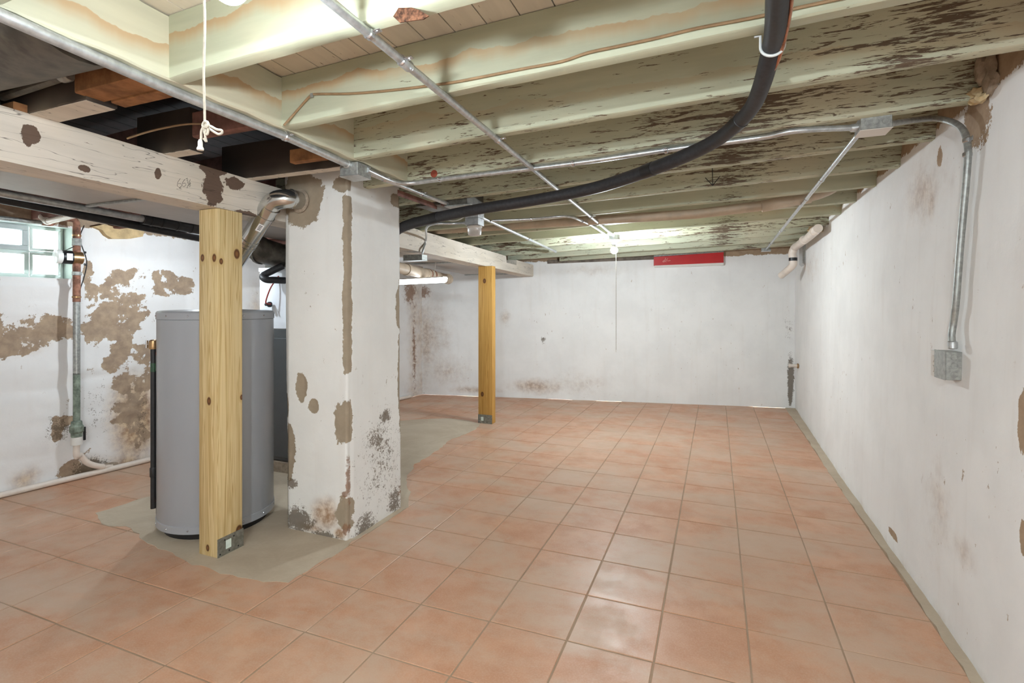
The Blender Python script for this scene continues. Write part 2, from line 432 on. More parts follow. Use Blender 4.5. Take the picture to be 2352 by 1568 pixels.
def fillet(pts, r, n=6):
    """polyline with its corners rounded by radius r"""
    P = [Vector(p) for p in pts]; out = [P[0]]
    for i in range(1, len(P) - 1):
        a, b, c = P[i - 1], P[i], P[i + 1]; da = (a - b); dc = (c - b)
        k = min(r, da.length * .49, dc.length * .49); s_, e_ = b + da.normalized() * k, b + dc.normalized() * k
        for j in range(n + 1):
            t = j / n; out.append(s_ * (1 - t) ** 2 + b * 2 * t * (1 - t) + e_ * t * t)
    out.append(P[-1]); return out

# ------------------------------------------------------------------ the setting
def grid_mesh(name, P, mat, attrs, cull=None, closed=False, base=(0, 0, 0)):
    """P: (nu, nz, 3) array of points -> a quad grid with float attributes"""
    nu, nz = P.shape[:2]; b = np.array(base, float); co = (P - b).reshape(-1, 3)
    iu = np.arange(nu if closed else nu - 1); iz = np.arange(nz - 1)
    U, Z = np.meshgrid(iu, iz, indexing='ij'); U2 = (U + 1) % nu
    q = np.stack([U * nz + Z, U2 * nz + Z, U2 * nz + Z + 1, U * nz + Z + 1], -1)
    if cull is not None: q = q[~cull[:q.shape[0], :q.shape[1]]]
    q = q.reshape(-1, 4)
    me = bpy.data.meshes.new(name); me.vertices.add(len(co)); me.vertices.foreach_set('co', co.astype(np.float32).ravel())
    me.loops.add(q.size); me.polygons.add(len(q)); me.loops.foreach_set('vertex_index', q.astype(np.int32).ravel())
    me.polygons.foreach_set('loop_start', np.arange(0, q.size, 4, dtype=np.int32)); me.update(calc_edges=True)
    for k, a in attrs.items():
        at = me.attributes.new(k, 'FLOAT', 'POINT'); at.data.foreach_set('value', np.broadcast_to(a, (nu, nz)).astype(np.float32).ravel())
    me.materials.append(M[mat]); me.shade_smooth(); me.validate()
    o = bpy.data.objects.new(name, me); C.objects.link(o); o.location = base; return o
def ell(U, Z, lst, to):
    """field of ragged patches: list of (px0, py0, px1, py1) boxes measured on the surface through to(px,py)->(u,z)"""
    f = np.full(U.shape, -1.5)
    for it in lst:
        (u0, z0), (u1, z1) = to(it[0], it[1]), to(it[2], it[3]); k = it[4] if len(it) > 4 else 1.
        cu, cz, ru, rz = (u0 + u1) / 2, (z0 + z1) / 2, abs(u1 - u0) / 2 + 1e-4, abs(z1 - z0) / 2 + 1e-4
        f = np.maximum(f, k * (1 - np.sqrt(((U - cu) / ru) ** 2 + ((Z - cz) / rz) ** 2)))
    return f

# floor: a grout bed, tiles as pieces, cement patches where tiles are missing
FX0, FX1, FY0, FY1 = -4.95, .97, -2.6, 7.5
mb = MB(); mb.box((FX0, FY0, -.08), (FX1, FY1, -.0028))
floor = struct(mb.build('floor', 'grout', smooth=False, base=(0, 0, 0)))
patch_main = [(-3.62, 2.02), (-3.42, 1.93), (-3.18, 1.96), (-2.95, 1.87), (-2.72, 1.845), (-2.5, 1.80), (-2.34, 1.80), (-2.18, 1.79), (-1.98, 1.80), (-1.87, 1.845), (-1.86, 2.02), (-1.862, 2.3),
              (-1.85, 2.6), (-1.845, 2.83), (-1.96, 3.02), (-2.18, 3.3), (-2.30, 3.62), (-2.33, 4.0), (-2.40, 4.4), (-2.36, 4.8), (-2.40, 5.1), (-2.62, 5.22), (-2.85, 5.24), (-3.15, 5.08), (-3.35, 4.9), (-3.55, 4.2), (-3.62, 3.2), (-3.58, 2.6)]
def inside(p, poly):
    c = False; n = len(poly)
    for i in range(n):
        (x0, y0), (x1, y1) = poly[i], poly[(i + 1) % n]
        if (y0 > p[1]) != (y1 > p[1]) and p[0] < (x1 - x0) * (p[1] - y0) / (y1 - y0) + x0: c = not c
    return c
def ragged(poly, amp, step, seed):
    rnd = random.Random(seed); out = []
    for i in range(len(poly)):
        a, b = Vector(poly[i]).to_2d(), Vector(poly[(i + 1) % len(poly)]).to_2d(); n = max(1, int((b - a).length / step))
        nrm = Vector((-(b - a).y, (b - a).x)).normalized()
        for k in range(n):
            p = a + (b - a) * k / n + nrm * rnd.uniform(-amp, amp); out.append((p.x, p.y))
    return out
rp = ragged(patch_main, .012, .05, 3)
MB().prism([(x, y, -.004) for x, y in rp], (0, 0, .0062)).build('cement_patch', 'cement', floor, smooth=False)
strip = [(.825, FY0), (.825, 7.42), (.97, 7.45), (.97, FY0)]
sr = ragged([(.825 + .006 * math.sin(k), FY0 + k * (7.4 - FY0) / 24) for k in range(25)] + [(.97, 7.45), (.97, FY0)], .006, .08, 5)
MB().prism([(x, y, -.004) for x, y in sr], (0, 0, .0058)).build('cement_strip', 'cement', floor, smooth=False)
TX, TY, GX, GY = .3285, .336, .4446, 2.6
def tile_mesh(wx, wy):
    g = .0034; x0, x1, y0, y1 = -wx / 2 + g, wx / 2 - g, -wy / 2 + g, wy / 2 - g; i = .0022
    vs = [(x0, y0, -.008), (x1, y0, -.008), (x1, y1, -.008), (x0, y1, -.008), (x0, y0, -.0016), (x1, y0, -.0016), (x1, y1, -.0016), (x0, y1, -.0016),
          (x0 + i, y0 + i, 0), (x1 - i, y0 + i, 0), (x1 - i, y1 - i, 0), (x0 + i, y1 - i, 0)]
    fs = [(8, 9, 10, 11)] + [(a, (a + 1) % 4, 4 + (a + 1) % 4, 4 + a) for a in range(4)] + [(4 + a, 4 + (a + 1) % 4, 8 + (a + 1) % 4, 8 + a) for a in range(4)]
    me = bpy.data.meshes.new('tile'); me.from_pydata(vs, [], fs); me.materials.append(M['tile']); return me
tmesh = tile_mesh(TX, TY); tmesh_edge = tile_mesh(.3805, TY)
tiles = []; rnd = random.Random(11)
for i in range(-17, 2):
    for j in range(-16, 16):
        x0, y0 = GX + (i - 1) * TX, GY + j * TY; xc, yc = x0 + TX / 2, y0 + TY / 2; me = tmesh
        if i == 1: xc = GX + .3805 / 2; me = tmesh_edge
        if xc + TX / 2 < LW0 + LW1 * yc - .2 or yc > BW0 + BW1 * xc + .1 or yc < FY0 or xc < FX0: continue
        cs = [(xc + a * TX * .5, yc + b * TY * .5) for a in (-1, 0, 1) for b in (-1, 0, 1)]
        if all(inside(c, patch_main) for c in cs): continue
        # seen by the camera?
        d = -st * xc + ct * yc; lat = ct * xc + st * yc
        vis = False
        if d > .3:
            px, py = CX + F * lat / d, HY + F * EYE / d; vis = -90 < px < 2450 and py < 1640
        tiles.append((0 if vis else 1, d, xc, yc, me))
tiles.sort(key=lambda q: (q[0], q[1]))
rest = bmesh.new()
for k, (nv, d, xc, yc, me) in enumerate(tiles):
    mt = Matrix.Translation((xc + rnd.uniform(-.0008, .0008), yc + rnd.uniform(-.0008, .0008), rnd.uniform(-.0007, .0006))) @ Matrix.Rotation(rnd.uniform(-.002, .002), 4, 'Z') @ Matrix.Rotation(rnd.uniform(-.0012, .0012), 4, 'X')
    if k < 300 and not nv:
        o = bpy.data.objects.new('tile', me); C.objects.link(o); o.parent = floor; o.matrix_basis = mt
    else:
        n0 = len(rest.verts); rest.from_mesh(me); rest.verts.ensure_lookup_table()
        for v in rest.verts[n0:]: v.co = mt @ v.co
me = bpy.data.meshes.new('tile_field'); rest.to_mesh(me); rest.free(); me.materials.append(M['tile'])
o = bpy.data.objects.new('tile_field', me); C.objects.link(o); o.parent = floor; o['kind'] = 'stuff'

# right wall
ys = np.arange(-2.6, 7.52, .02); zs = np.arange(0, 2.64, .02); U, Z = np.meshgrid(ys, zs, indexing='ij')
fx = .858 + .0135 * (U - 2.2); X = fx + (.935 - fx) * np.clip(Z / 2.1, 0, 1.05)
to = lambda px, py: (lambda p: (p.y, p.z))(at_rw(px, py))
bare = ell(U, Z, [(2344, 880, 2362, 1060), (2342, 1180, 2356, 1290), (2042, 1205, 2064, 1250), (2215, 235, 2270, 320, .5), (2154, 340, 2162, 385, .6), ], to)
top = np.clip((Z - 2.10 - .0 * U) / .06, -1, 1.2) * .6 + .5 * fbm(U, Z, 4., 5)
bare = np.maximum(bare + .5 * fbm(U, Z, 9., 3), top)
bare = np.maximum(bare, -.9)
stain = np.maximum(ell(U, Z, [(2060, 380, 2200, 520, .5), (2120, 400, 2160, 520, .6), (1840, 570, 1890, 660, .3), (2120, 980, 2200, 1400, .35), (2170, 1150, 2260, 1400, .35)], to), (Z - 1.98) * 2.2 - .3)
stain = np.maximum(stain, (.10 - Z) * 4 - .15)
P = np.stack([X + .022 * fbm(U, Z, 1.1, 1) + .010 * fbm(U, Z, 5., 2) + .006 * np.clip(bare, 0, 1) + .03 * np.clip(.03 - Z, 0, .03), U, Z], -1)
wr = struct(grid_mesh('wall_right', P, 'plaster', {'bare': bare, 'stain': stain, 'mold': -1.2, 'rust': -1.}))

# back wall (runs a little askew)
xs = np.arange(-4.12, 1.02, .016); U, Z = np.meshgrid(xs, zs := np.arange(0, 2.62, .016), indexing='ij')
to = lambda px, py: (lambda p: (p.x, p.z))(at_bw(px, py))
bare = np.maximum(np.clip((Z - 1.945 - .012 * (U + 1)) / .05, -1, 1.2) * .6 + .5 * fbm(U, Z, 5., 15), -.9)
stain = ell(U, Z, [(950, 620, 1010, 930, .6), (925, 640, 1060, 900, .45), (960, 800, 1100, 905, .45), (1140, 860, 1330, 915, .7), (1000, 880, 1180, 910, .6), (1250, 840, 1420, 920, .35), (1140, 700, 1180, 760, .5), (1255, 600, 1480, 640, .3)], to)
stain = np.maximum(stain, (.07 - Z) * 4 - .2)
mold = np.maximum(ell(U, Z, [(1806, 800, 1826, 935, .75), (1808, 850, 1822, 945, .85), (1800, 720, 1828, 790, .15), (1240, 770, 1256, 790, .38)], to), -1.2)
rust = np.maximum(ell(U, Z, [(926, 650, 995, 690, .75), (944, 655, 966, 750, .5), (954, 680, 970, 910, .3), (950, 880, 976, 915, .4), (953, 790, 968, 870, .4)], to), -1.) - .1
Yb = BW0 + BW1 * U
P = np.stack([U, Yb + .02 * fbm(U, Z, 1.2, 21) + .008 * fbm(U, Z, 6., 22) + .02 * np.clip(bare, 0, 1) - .03 * np.clip(.03 - Z, 0, .03), Z], -1)
wb = struct(grid_mesh('wall_back', P, 'plaster', {'bare': bare, 'stain': stain, 'mold': mold, 'rust': rust}))

# left wall, with the window hole
WY0, WY1, WZ0, WZ1 = .95, 2.345, 1.505, 1.885
ys = np.concatenate([np.arange(-2.6, WY0 - .01, .0178), np.linspace(WY0, WY1, 90), np.arange(WY1 + .015, 6.56, .015)])
zs = np.concatenate([np.arange(0, WZ0 - .01, .0148), np.linspace(WZ0, WZ1, 28), np.arange(WZ1 + .014, 2.62, .014)])
U, Z = np.meshgrid(ys, zs, indexing='ij')
to = lambda px, py: (lambda p: (p.y, p.z))(at_lw(px, py))
bl = [(-60, 722, 60, 800), (10, 728, 165, 800), (-40, 745, 110, 815), (120, 725, 172, 760), (235, 620, 300, 690), (285, 615, 335, 650), (265, 650, 320, 720), (225, 690, 320, 770), (240, 750, 300, 830),
      (235, 815, 275, 855), (350, 618, 400, 655), (355, 645, 410, 680), (405, 640, 445, 675, .9), (300, 670, 340, 735, .7), (190, 600, 215, 650), (190, 650, 222, 710), (190, 720, 240, 800, .7), (300, 790, 345, 840, .7),
      (250, 850, 355, 905, .7), (262, 900, 330, 960, .6), (290, 960, 340, 1010, .7), (118, 960, 140, 1010, .9), (130, 960, 165, 972, .8), (305, 1000, 325, 1025, .9), (150, 1060, 215, 1110, .6), (200, 1070, 260, 1090, .5)]
bare = np.clip(ell(U, Z, bl, to) * .8, -.9, .11) + 1.15 * fbm(U, Z, 9., 31, 5) + .35 * fbm(U, Z * 1.3, 34., 35, 3)
bare = np.maximum(bare, np.clip((Z - 1.90) / .06, -1, 1.2) * .6 + .4 * fbm(U, Z, 5., 33))
stain = ell(U, Z, [(225, 820, 385, 1085, 1.25), (280, 860, 370, 1060, 1.2), (130, 1050, 270, 1115, .9), (0, 1070, 110, 1135, .7), (-60, 720, 180, 820, .4), (190, 1040, 380, 1090, .9), (560, 620, 610, 800, .5)], to)
stain = np.maximum(stain, (.08 - Z) * 3 - .1)
far = np.clip((U - 5.6) / .7, 0, 1)
rust = np.maximum(ell(U, Z, [(925, 640, 957, 700, .5), (948, 690, 957, 915, .25)], to), -1.)
stain = np.maximum(stain, far * .35 + .3 * fbm(U, Z, 3., 37) * far - (1 - far))
mold = np.where(U > 5.4, -.12, np.maximum(ell(U, Z, [(150, 1050, 260, 1110, .6), (90, 950, 170, 1020, .3), (300, 900, 350, 1040, .12), (180, 880, 260, 1000, .12)], to), -1.2))
rough = np.clip(ell(U, Z, [(240, 840, 380, 1080)], to), 0, 1)
Xl = LW0 + LW1 * U
course = .02 * (np.abs(fbm(U * .6, Z * 2.2, 2.2, 45, 3)) * 2)
cull = (U > WY0 - .002) & (np.roll(U, -1, 0) < WY1 + .002) & (Z > WZ0 - .002) & (np.roll(Z, -1, 1) < WZ1 + .002) & (U < WY1 - .003) & (Z < WZ1 - .003)
edge = ((U > WY0 - .05) & (U < WY1 + .05) & (Z > WZ0 - .05) & (Z < WZ1 + .05))
disp = .05 * fbm(U, Z, 1.0, 41) + .018 * fbm(U, Z, 4.5, 42) + course - .012 * np.clip(bare, 0, 1) + rough * .05 * fbm(U, Z * 1.5, 9., 43)
disp = np.where(edge, 0, disp)
P = np.stack([Xl + disp, U, Z], -1)
wl = struct(grid_mesh('wall_left', P, 'plaster_left', {'bare': bare, 'stain': stain, 'mold': mold, 'rust': rust}, cull))
# deep reveal of the window opening, plastered
def lwp(Y, z, off=0.): return Vector((LW0 + LW1 * Y + off, Y, z))
RD = -.22
mb = MB()
for (Ya, Za, Yb_, Zb) in ((WY0, WZ0, WY1, WZ0), (WY1, WZ0, WY1, WZ1), (WY1, WZ1, WY0, WZ1), (WY0, WZ1, WY0, WZ0)):
    f = [mb.bm.verts.new(p) for p in (lwp(Ya, Za), lwp(Yb_, Zb), lwp(Yb_, Zb, RD), lwp(Ya, Za, RD))]; mb.bm.faces.new(f)
mb.build('window_reveal', 'window_frame', wl, smooth=False)

# rear wall behind the camera (only bounces light)
xs = np.arange(-4.95, 1.0, .1); U, Z = np.meshgrid(xs, np.arange(0, 2.65, .1), indexing='ij')
struct(grid_mesh('wall_rear', np.stack([U, np.full(U.shape, -2.55), Z], -1), 'plaster', {'bare': -.9, 'stain': -.6, 'mold': -1.2, 'rust': -1.}))

# ceiling: subfloor boards seen between the joists
mb = MB(); mb.box((-5.0, -2.6, 2.60), (1.05, 7.55, 2.63)); ceil = struct(mb.build('ceiling', 'dark_wood', smooth=False, base=(0, 0, 0)))
bw = .118; nb = 0; x = -1.652 + 23 * .118
rb = random.Random(5)
while x > -5.0:
    x1 = x - bw; dark = x < -1.64
    if x1 < 1.05:
        z0, z1 = zj(x, 0) + (.40 if dark else .20), zj(x1, 0) + (.40 if dark else .20)
        mb = MB(); g = .0022
        pts = [(x1 + g, z1), (x1 + g, z1 + .022), (x - g, z0 + .022), (x - g, z0)]
        mb.prism([(a, -2.6, b + .015 * 2.6) for a, b in pts], (0, 10.1, -.015 * 10.1 + .0))
        o = mb.build('board', 'dark_wood' if dark else 'board_paint', ceil, smooth=False); o['flake'] = rb.uniform(.25, .6)
    x = x1
# ------------------------------------------------------------------ joists of the main room
JB = [.69, 1.145, 1.595, 2.03, 2.485, 2.943, 3.425, 3.875, 4.35, 4.83, 5.36, 5.85, 6.33, 6.82]       # far bottom edge of each
JL = ['', 'cream joist nearest the camera, water-stained, wide bare wood patch on its lower edge', 'second joist from the camera, tan cable strung along its stained face',
      'third joist from the camera, flecked all along with brown flakes', 'fourth joist from the camera, red round paint mark near its left end',
      'fifth joist from the camera, heavily flaked at its right wall end', 'sixth joist from the camera with an arrow drawn on its face',
      'seventh joist from the camera, just in front of the beige pipe', 'eighth joist from the camera, just behind the beige pipe',
      'ninth joist from the camera, pale green, lit by the far bulb', 'tenth joist from the camera, dark flaked, behind the far bulb',
      'eleventh joist from the camera, short of the far wall', 'twelfth joist from the camera, second from the far wall', 'last joist, the one nearest the far wall']
FLK = [.3, .14, .5, .74, .86, .84, .76, .58, .66, .62, .88, .76, .7, .7]
joists = []
def joist_solid(x0, x1, ya, yb, zf, h=.198, nick=.0, seed=0):
    mb = MB(); rnd = random.Random(seed); n = 24; L = []
    for k in range(n + 1):
        x = x0 + (x1 - x0) * k / n; z = zf(x); w_ = rnd.uniform(-nick, nick)
        a = (x, ya + rnd.uniform(-nick, nick) * .5, z + .004 + w_); b = (x, ya + .006, z + w_ * .5); c = (x, yb - .005, z + w_ * .4); d = (x, yb, z + .004)
        L.append([mb.bm.verts.new(p) for p in (a, b, c, d, (x, yb, z + h), (x, ya, z + h))])
    for p, q in zip(L, L[1:]):
        for k in range(6): mb.bm.faces.new((p[k], p[(k + 1) % 6], q[(k + 1) % 6], q[k]))
    mb.bm.faces.new(L[0][::-1]); mb.bm.faces.new(L[-1]); return mb
for k, yb in enumerate(JB):
    ya = yb - .05
    x0 = -1.60 if k <= 3 else (-2.57 if k < 13 else -2.0)
    mb = joist_solid(x0, .985, ya, yb, lambda x, y=yb: zj(x, y), nick=.0025, seed=k)
    o = mb.build('joist', 'joist_paint', base=((x0 + .98) / 2, ya, zj(-.3, yb)))
    lab = JL[k] or 'painted joist above the camera carrying the near bulb'
    tag(o, lab, 'joist', 'painted ceiling joists of the main room'); o['flake'] = FLK[k]; o['stain'] = 1. if k in (1, 2) else (.35 if k in (3, 9) else 0.)
    joists.append(o)
# header across the ends of the first three
mb = MB(); n = 30; hx0, hx1 = -1.648, -1.60; hy0, hy1 = .655, 2.49; L = []
for k in range(n + 1):
    y = hy0 + (hy1 - hy0) * k / n; z = zj(-1.62, y) - .002 + .003 * math.sin(k * 1.7)
    L.append([mb.bm.verts.new(p) for p in ((hx0, y, z), (hx1 - .005, y, z), (hx1, y, z + .005), (hx1, y, z + .198), (hx0, y, z + .198))])
for p, q in zip(L, L[1:]):
    for k in range(5): mb.bm.faces.new((p[k], p[(k + 1) % 5], q[(k + 1) % 5], q[k]))
mb.bm.faces.new(L[0][::-1]); mb.bm.faces.new(L[-1])
hd = mb.build('header', 'header_paint', base=(-1.62, (hy0 + hy1) / 2, zj(-1.62, 1.5)))
tag(hd, 'cream header board that the first three joists butt into, with a tan tide stain', 'header'); hd['flake'] = .2; hd['stain'] = 1.
# marks on joists
def stroke(pts, r=.0012, seg=5): return MB().tube(pts, r, seg)
j4f = JB[4] - .0505
mk = MB(); c = at_y(997, 399, j4f); mk.lathe([(.001, 0), (.021, 0), (.021, .0012), (.001, .0012)], c, (0, -1, 0), 20)
p0, p1 = at_y(978, 414, j4f), at_y(1018, 410, j4f); mk.obox((p0 + p1) / 2, p1 - p0, (0, .001, 0), (0, 0, .006))
tag(mk.build('painted_mark', 'rust_dot', joists[4]), 'rusty red dot over a short red line')
j6f = JB[6] - .0512
mk = MB()
for a, b in (((1636, 385), (1637, 424)), ((1637, 426), (1620, 408)), ((1637, 426), (1654, 404))):
    mk.tube([at_y(*a, j6f), at_y(*b, j6f)], .0022, 5)
tag(mk.build('drawn_arrow', 'ink', joists[6]), 'black arrow pointing down')
# bare torn patch at the lower edge of the first joist
mk = MB(); c = at_y(945, 32, JB[1] - .052); 
poly = [at_y(x, y, JB[1] - .0515) for x, y in ((903, 38), (915, 18), (945, 17), (965, 24), (985, 36), (972, 44), (940, 48), (918, 52))]
mk.prism(poly, (0, .003, 0)); tag(mk.build('torn_wood', 'torn', joists[1]), 'torn bare orange wood')

# ------------------------------------------------------------------ girder and posts
GXR, GXL = -2.38, -2.56
def gtop(y): return 2.043 - .0225 * y
def gbot(y): return 1.842 - .0185 * y
GE = BW0 + BW1 * -2.56 - .012
prof = [(y, gtop(y)) for y in np.linspace(-.2, 5.78, 24)] + [(5.78, gtop(5.78) - .085), (6.12, gtop(6.12) - .085), (6.12, gtop(6.12) - .01), (GE, gtop(GE) - .01)] + [(y, gbot(y)) for y in np.linspace(GE, -.2, 26)]
mb = MB(); mb.prism([(GXL, y, z) for y, z in prof], (GXR - GXL, 0, 0))
bmesh.ops.bevel(mb.bm, geom=[e for e in mb.bm.edges if abs(e.verts[0].co.x - e.verts[1].co.x) < 1e-4 and e.verts[0].co.x > -2.45], offset=.006, segments=2, affect='EDGES')
gb = (GXR, 3.2, 1.75)
def gsp(px0, py0, px1, py1):
    a, b = at_x(px0, py0, GXR), at_x(px1, py1, GXR)
    return ((a.x - gb[0]), (a.y + b.y) / 2 - gb[1], (a.z + b.z) / 2 - gb[2], .05, abs(a.y - b.y) / 2, abs(a.z - b.z) / 2)
M['girder_paint'] = paint_wood('whitewashed_girder', (216, 206, 192), (92, 74, 62), 'Y', crack=True,
    spots=[gsp(466, 380, 512, 480), gsp(455, 370, 520, 410), gsp(48, 280, 92, 340), gsp(180, 375, 210, 398), gsp(355, 385, 370, 415), gsp(540, 478, 600, 510), gsp(510, 400, 560, 440)])
girder = mb.build('girder', 'girder_paint', base=gb); girder['flake'] = .34; girder['stain'] = 0.
tag(girder, 'long whitewashed timber girder resting on the two yellow posts', 'beam')
# pencil figures on the girder
def gp(px, py): p = at_x(px, py, GXR); return Vector((GXR + .0008, p.y, p.z))
mk = MB()
for ch in ([(414, 410), (408, 418), (407, 427), (412, 431), (417, 427), (415, 421), (409, 422)], [(424, 412), (419, 419), (418, 426), (422, 429), (427, 425), (425, 420), (420, 421)],
           [(427, 411), (430, 409), (431, 413), (429, 415), (432, 417), (430, 421)], [(437, 412), (429, 432)], [(437, 419), (434, 422), (438, 426), (435, 429), (433, 426), (438, 421), (437, 419)]):
    mk.tube([gp(x, y) for x, y in ch], .0009, 4)
tag(mk.build('pencil_figures', 'pencil', girder), 'pencilled figures 66 3/8')

def post(name, x0, x1, y0, y1, zt, label, knots, cols, bracket_front):
    b = ((x0 + x1) / 2, (y0 + y1) / 2, 0)
    root = empty(name, b, label, 'post')
    m = lumber(name + '_pine', *cols, knots)
    mb = MB(); mb.box((x0, y0, .0), (x1, y1, zt), .004, seg=2); mb.build('timber', m, root)
    h = .098
    mb = MB()
    if bracket_front:                                     # plate on the face turned to +X or -Y
        mb.box((x0 - .002, y0 - .003, .0), (x1 + .002, y0, h)); q = (x0 + .035, y0 - .0042, .05)
    else:
        mb.box((x1, y0 - .002, .0), (x1 + .003, y1 + .004, h)); q = (x1 + .0042, y0 + .045, .05)
    br = mb.build('post_base', 'bracket', root, smooth=False)
    mb = MB()
    if bracket_front: mb.box((q[0], q[1], q[2] - .02), (q[0] + .03, q[1] + .0012, q[2] + .022))
    else: mb.box((q[0] - .0012, q[1], q[2] - .02), (q[0], q[1] + .032, q[2] + .025))
    s_ = mb.build('sticker', 'sticker', br, smooth=False); tag(s_, 'small white sticker')
    for k in range(5):
        mb = MB()
        if bracket_front: c = (x0 + .012 + .024 * k, y0 - .003, .078 if k % 2 else .018); mb.lathe([(.001, 0), (.0045, 0), (.0035, .002), (.001, .0025)], c, (0, -1, 0), 8)
        else: c = (x1 + .003, y0 + .012 + .027 * k, .080 if k % 2 else .016); mb.lathe([(.001, 0), (.0045, 0), (.0035, .002), (.001, .0025)], c, (1, 0, 0), 8)
        mb.build('nail_head', 'black_plastic', br)
    return root
pc = ((-2.522 - 2.385) / 2, (1.885 + 2.034) / 2)
def kn(px, py, face, r):
    p = at_y(px, py, 1.885) if face == 'f' else at_x(px, py, -2.385)
    return (p.x - pc[0], p.y - pc[1], p.z, r)
post('timber_post', -2.522, -2.385, 1.885, 2.034, gbot(1.9) - .001, 'thick yellow pine post in front of the grey water heater',
     [kn(465, 592, 'f', .011), kn(492, 592, 'f', .012), kn(480, 921, 'f', .012), kn(477, 1258, 'f', .010), kn(544, 583, 'r', .015), kn(549, 1218, 'r', .017), kn(555, 912, 'r', .008), kn(508, 600, 'r', .009)],
     ((218, 196, 148), (182, 152, 98), (198, 170, 118)), False)
pc = ((-2.462 - 2.292) / 2, (5.155 + 5.24) / 2)
def kn2(px, py, r): p = at_y(px, py, 5.155); return (p.x - pc[0], p.y - pc[1], p.z, r)
post('timber_post', -2.462, -2.295, 5.155, 5.252, gbot(5.2) - .001, 'far yellow pine post standing alone near the back wall',
     [kn2(1113, 645, .016), kn2(1108, 905, .016)], ((204, 160, 88), (176, 130, 62), (190, 144, 74)), True)

# ------------------------------------------------------------------ chimney
CX0, CX1, CY0, CY1 = -2.365, -1.90, 2.292, 2.795
per = []; st_ = .011
def seg(a, b):
    n = int(round((Vector(b) - Vector(a)).length / st_)); return [tuple(Vector(a) + (Vector(b) - Vector(a)) * k / n) for k in range(n)]
cc = .045
loop = seg((CX0 + cc, CY0), (CX1 - .006, CY0)) + seg((CX1 - .006, CY0), (CX1, CY0 + .006)) + seg((CX1, CY0 + .006), (CX1, CY1)) + seg((CX1, CY1), (CX0, CY1)) + seg((CX0, CY1), (CX0, CY0 + cc * .6)) + seg((CX0, CY0 + cc * .6), (CX0 + cc, CY0))
lp = np.array(loop); zs = np.arange(0, 2.155, .011)
PX = np.repeat(lp[:, 0][:, None], len(zs), 1); PY = np.repeat(lp[:, 1][:, None], len(zs), 1); Z = np.repeat(zs[None], len(lp), 0)
front = PY < CY0 + .03; right = (PX > CX1 - .001)
U = np.where(front, PX - CX0, np.where(right, (CX1 - CX0) + (PY - CY0), 5. + PX + PY))
def tof(px, py): p = at_y(px, py, CY0); return (p.x - CX0, p.z)
def tor(px, py): p = at_x(px, py, CX1); return (CX1 - CX0 + p.y - CY0, p.z)
bf = ell(U, Z, [(640, 405, 742, 500, 1.2), (655, 440, 735, 520, 1.1), (765, 405, 805, 440), (679, 855, 706, 920), (706, 915, 731, 950), (640, 900, 664, 962), (646, 965, 677, 1100), (644, 1040, 670, 1110), (768, 915, 810, 1025), (776, 1148, 815, 1212), (790, 400, 800, 420)], tof)
wcor = CX1 - CX0
strip_z = np.clip(np.minimum((Z - .92) / .05, (1.92 - Z) / .05), -1, 1)
bf = np.maximum(bf, np.minimum(strip_z, (.034 - np.abs(U - (wcor + .006))) / .034) * .9)
bf = np.maximum(bf, ell(U, Z, [(896, 440, 926, 480), (908, 640, 932, 760), (912, 740, 930, 1000), (775, 1150, 812, 1210)], tor))
bare = np.clip(bf * .9, -.9, .26) + .40 * fbm(U, Z, 16., 51, 5) + .3 * fbm(U, Z, 45., 52, 3)
mold = np.maximum(ell(U, Z, [(640, 1140, 730, 1245, .5), (650, 1090, 690, 1130, .4), (700, 1205, 800, 1260, .5), (660, 1180, 720, 1230, .5)], tof), ell(U, Z, [(862, 935, 902, 975, .42), (810, 960, 915, 1060, .22), (880, 1100, 925, 1190, .38), (800, 1185, 865, 1240, .45), (800, 950, 930, 1150, .17)], tor))
mold = np.maximum(mold, -1.2)
stain = np.maximum(ell(U, Z, [(700, 1120, 800, 1245, 1.1), (650, 1180, 800, 1250, .7), (760, 1200, 800, 1250, 1.3)], tof), (.06 - Z) * 4)
rust = np.maximum(ell(U, Z, [(783, 1125, 797, 1145), (785, 1195, 800, 1235), (793, 1010, 799, 1200, .5)], tof), ell(U, Z, [(905, 1080, 930, 1180, .35)], tor)); rust = np.maximum(rust, -1.) - .15
nx_ = np.where(front, 0, np.where(right, 1, 0)); ny_ = np.where(front, -1, 0)
dsp = .010 * fbm(U, Z, 2.2, 61) + .004 * fbm(U, Z, 12., 62) - .004 * np.clip(bare * 4, 0, 1)
tap = (1 - Z / 2.1) * .006
P = np.stack([PX + nx_ * (dsp + tap * 2) + np.where(PX < CX0 + .02, .022 * (1 - Z / 2.1) - .01, 0), PY + ny_ * dsp, Z], -1)
chim = grid_mesh('chimney', P, 'plaster_chimney', {'bare': bare, 'stain': stain, 'mold': mold, 'rust': rust}, closed=True, base=((CX0 + CX1) / 2, (CY0 + CY1) / 2, 0))
tag(chim, 'square whitewashed chimney breast with bare grey plaster patches beside the heater', 'chimney')
mb = MB(); mb.box((CX0 - .0, CY0 + .02, 2.0), (CX1 - .03, CY1 - .02, 2.15)); mb.build('chimney_core', 'mortar', chim, smooth=False)

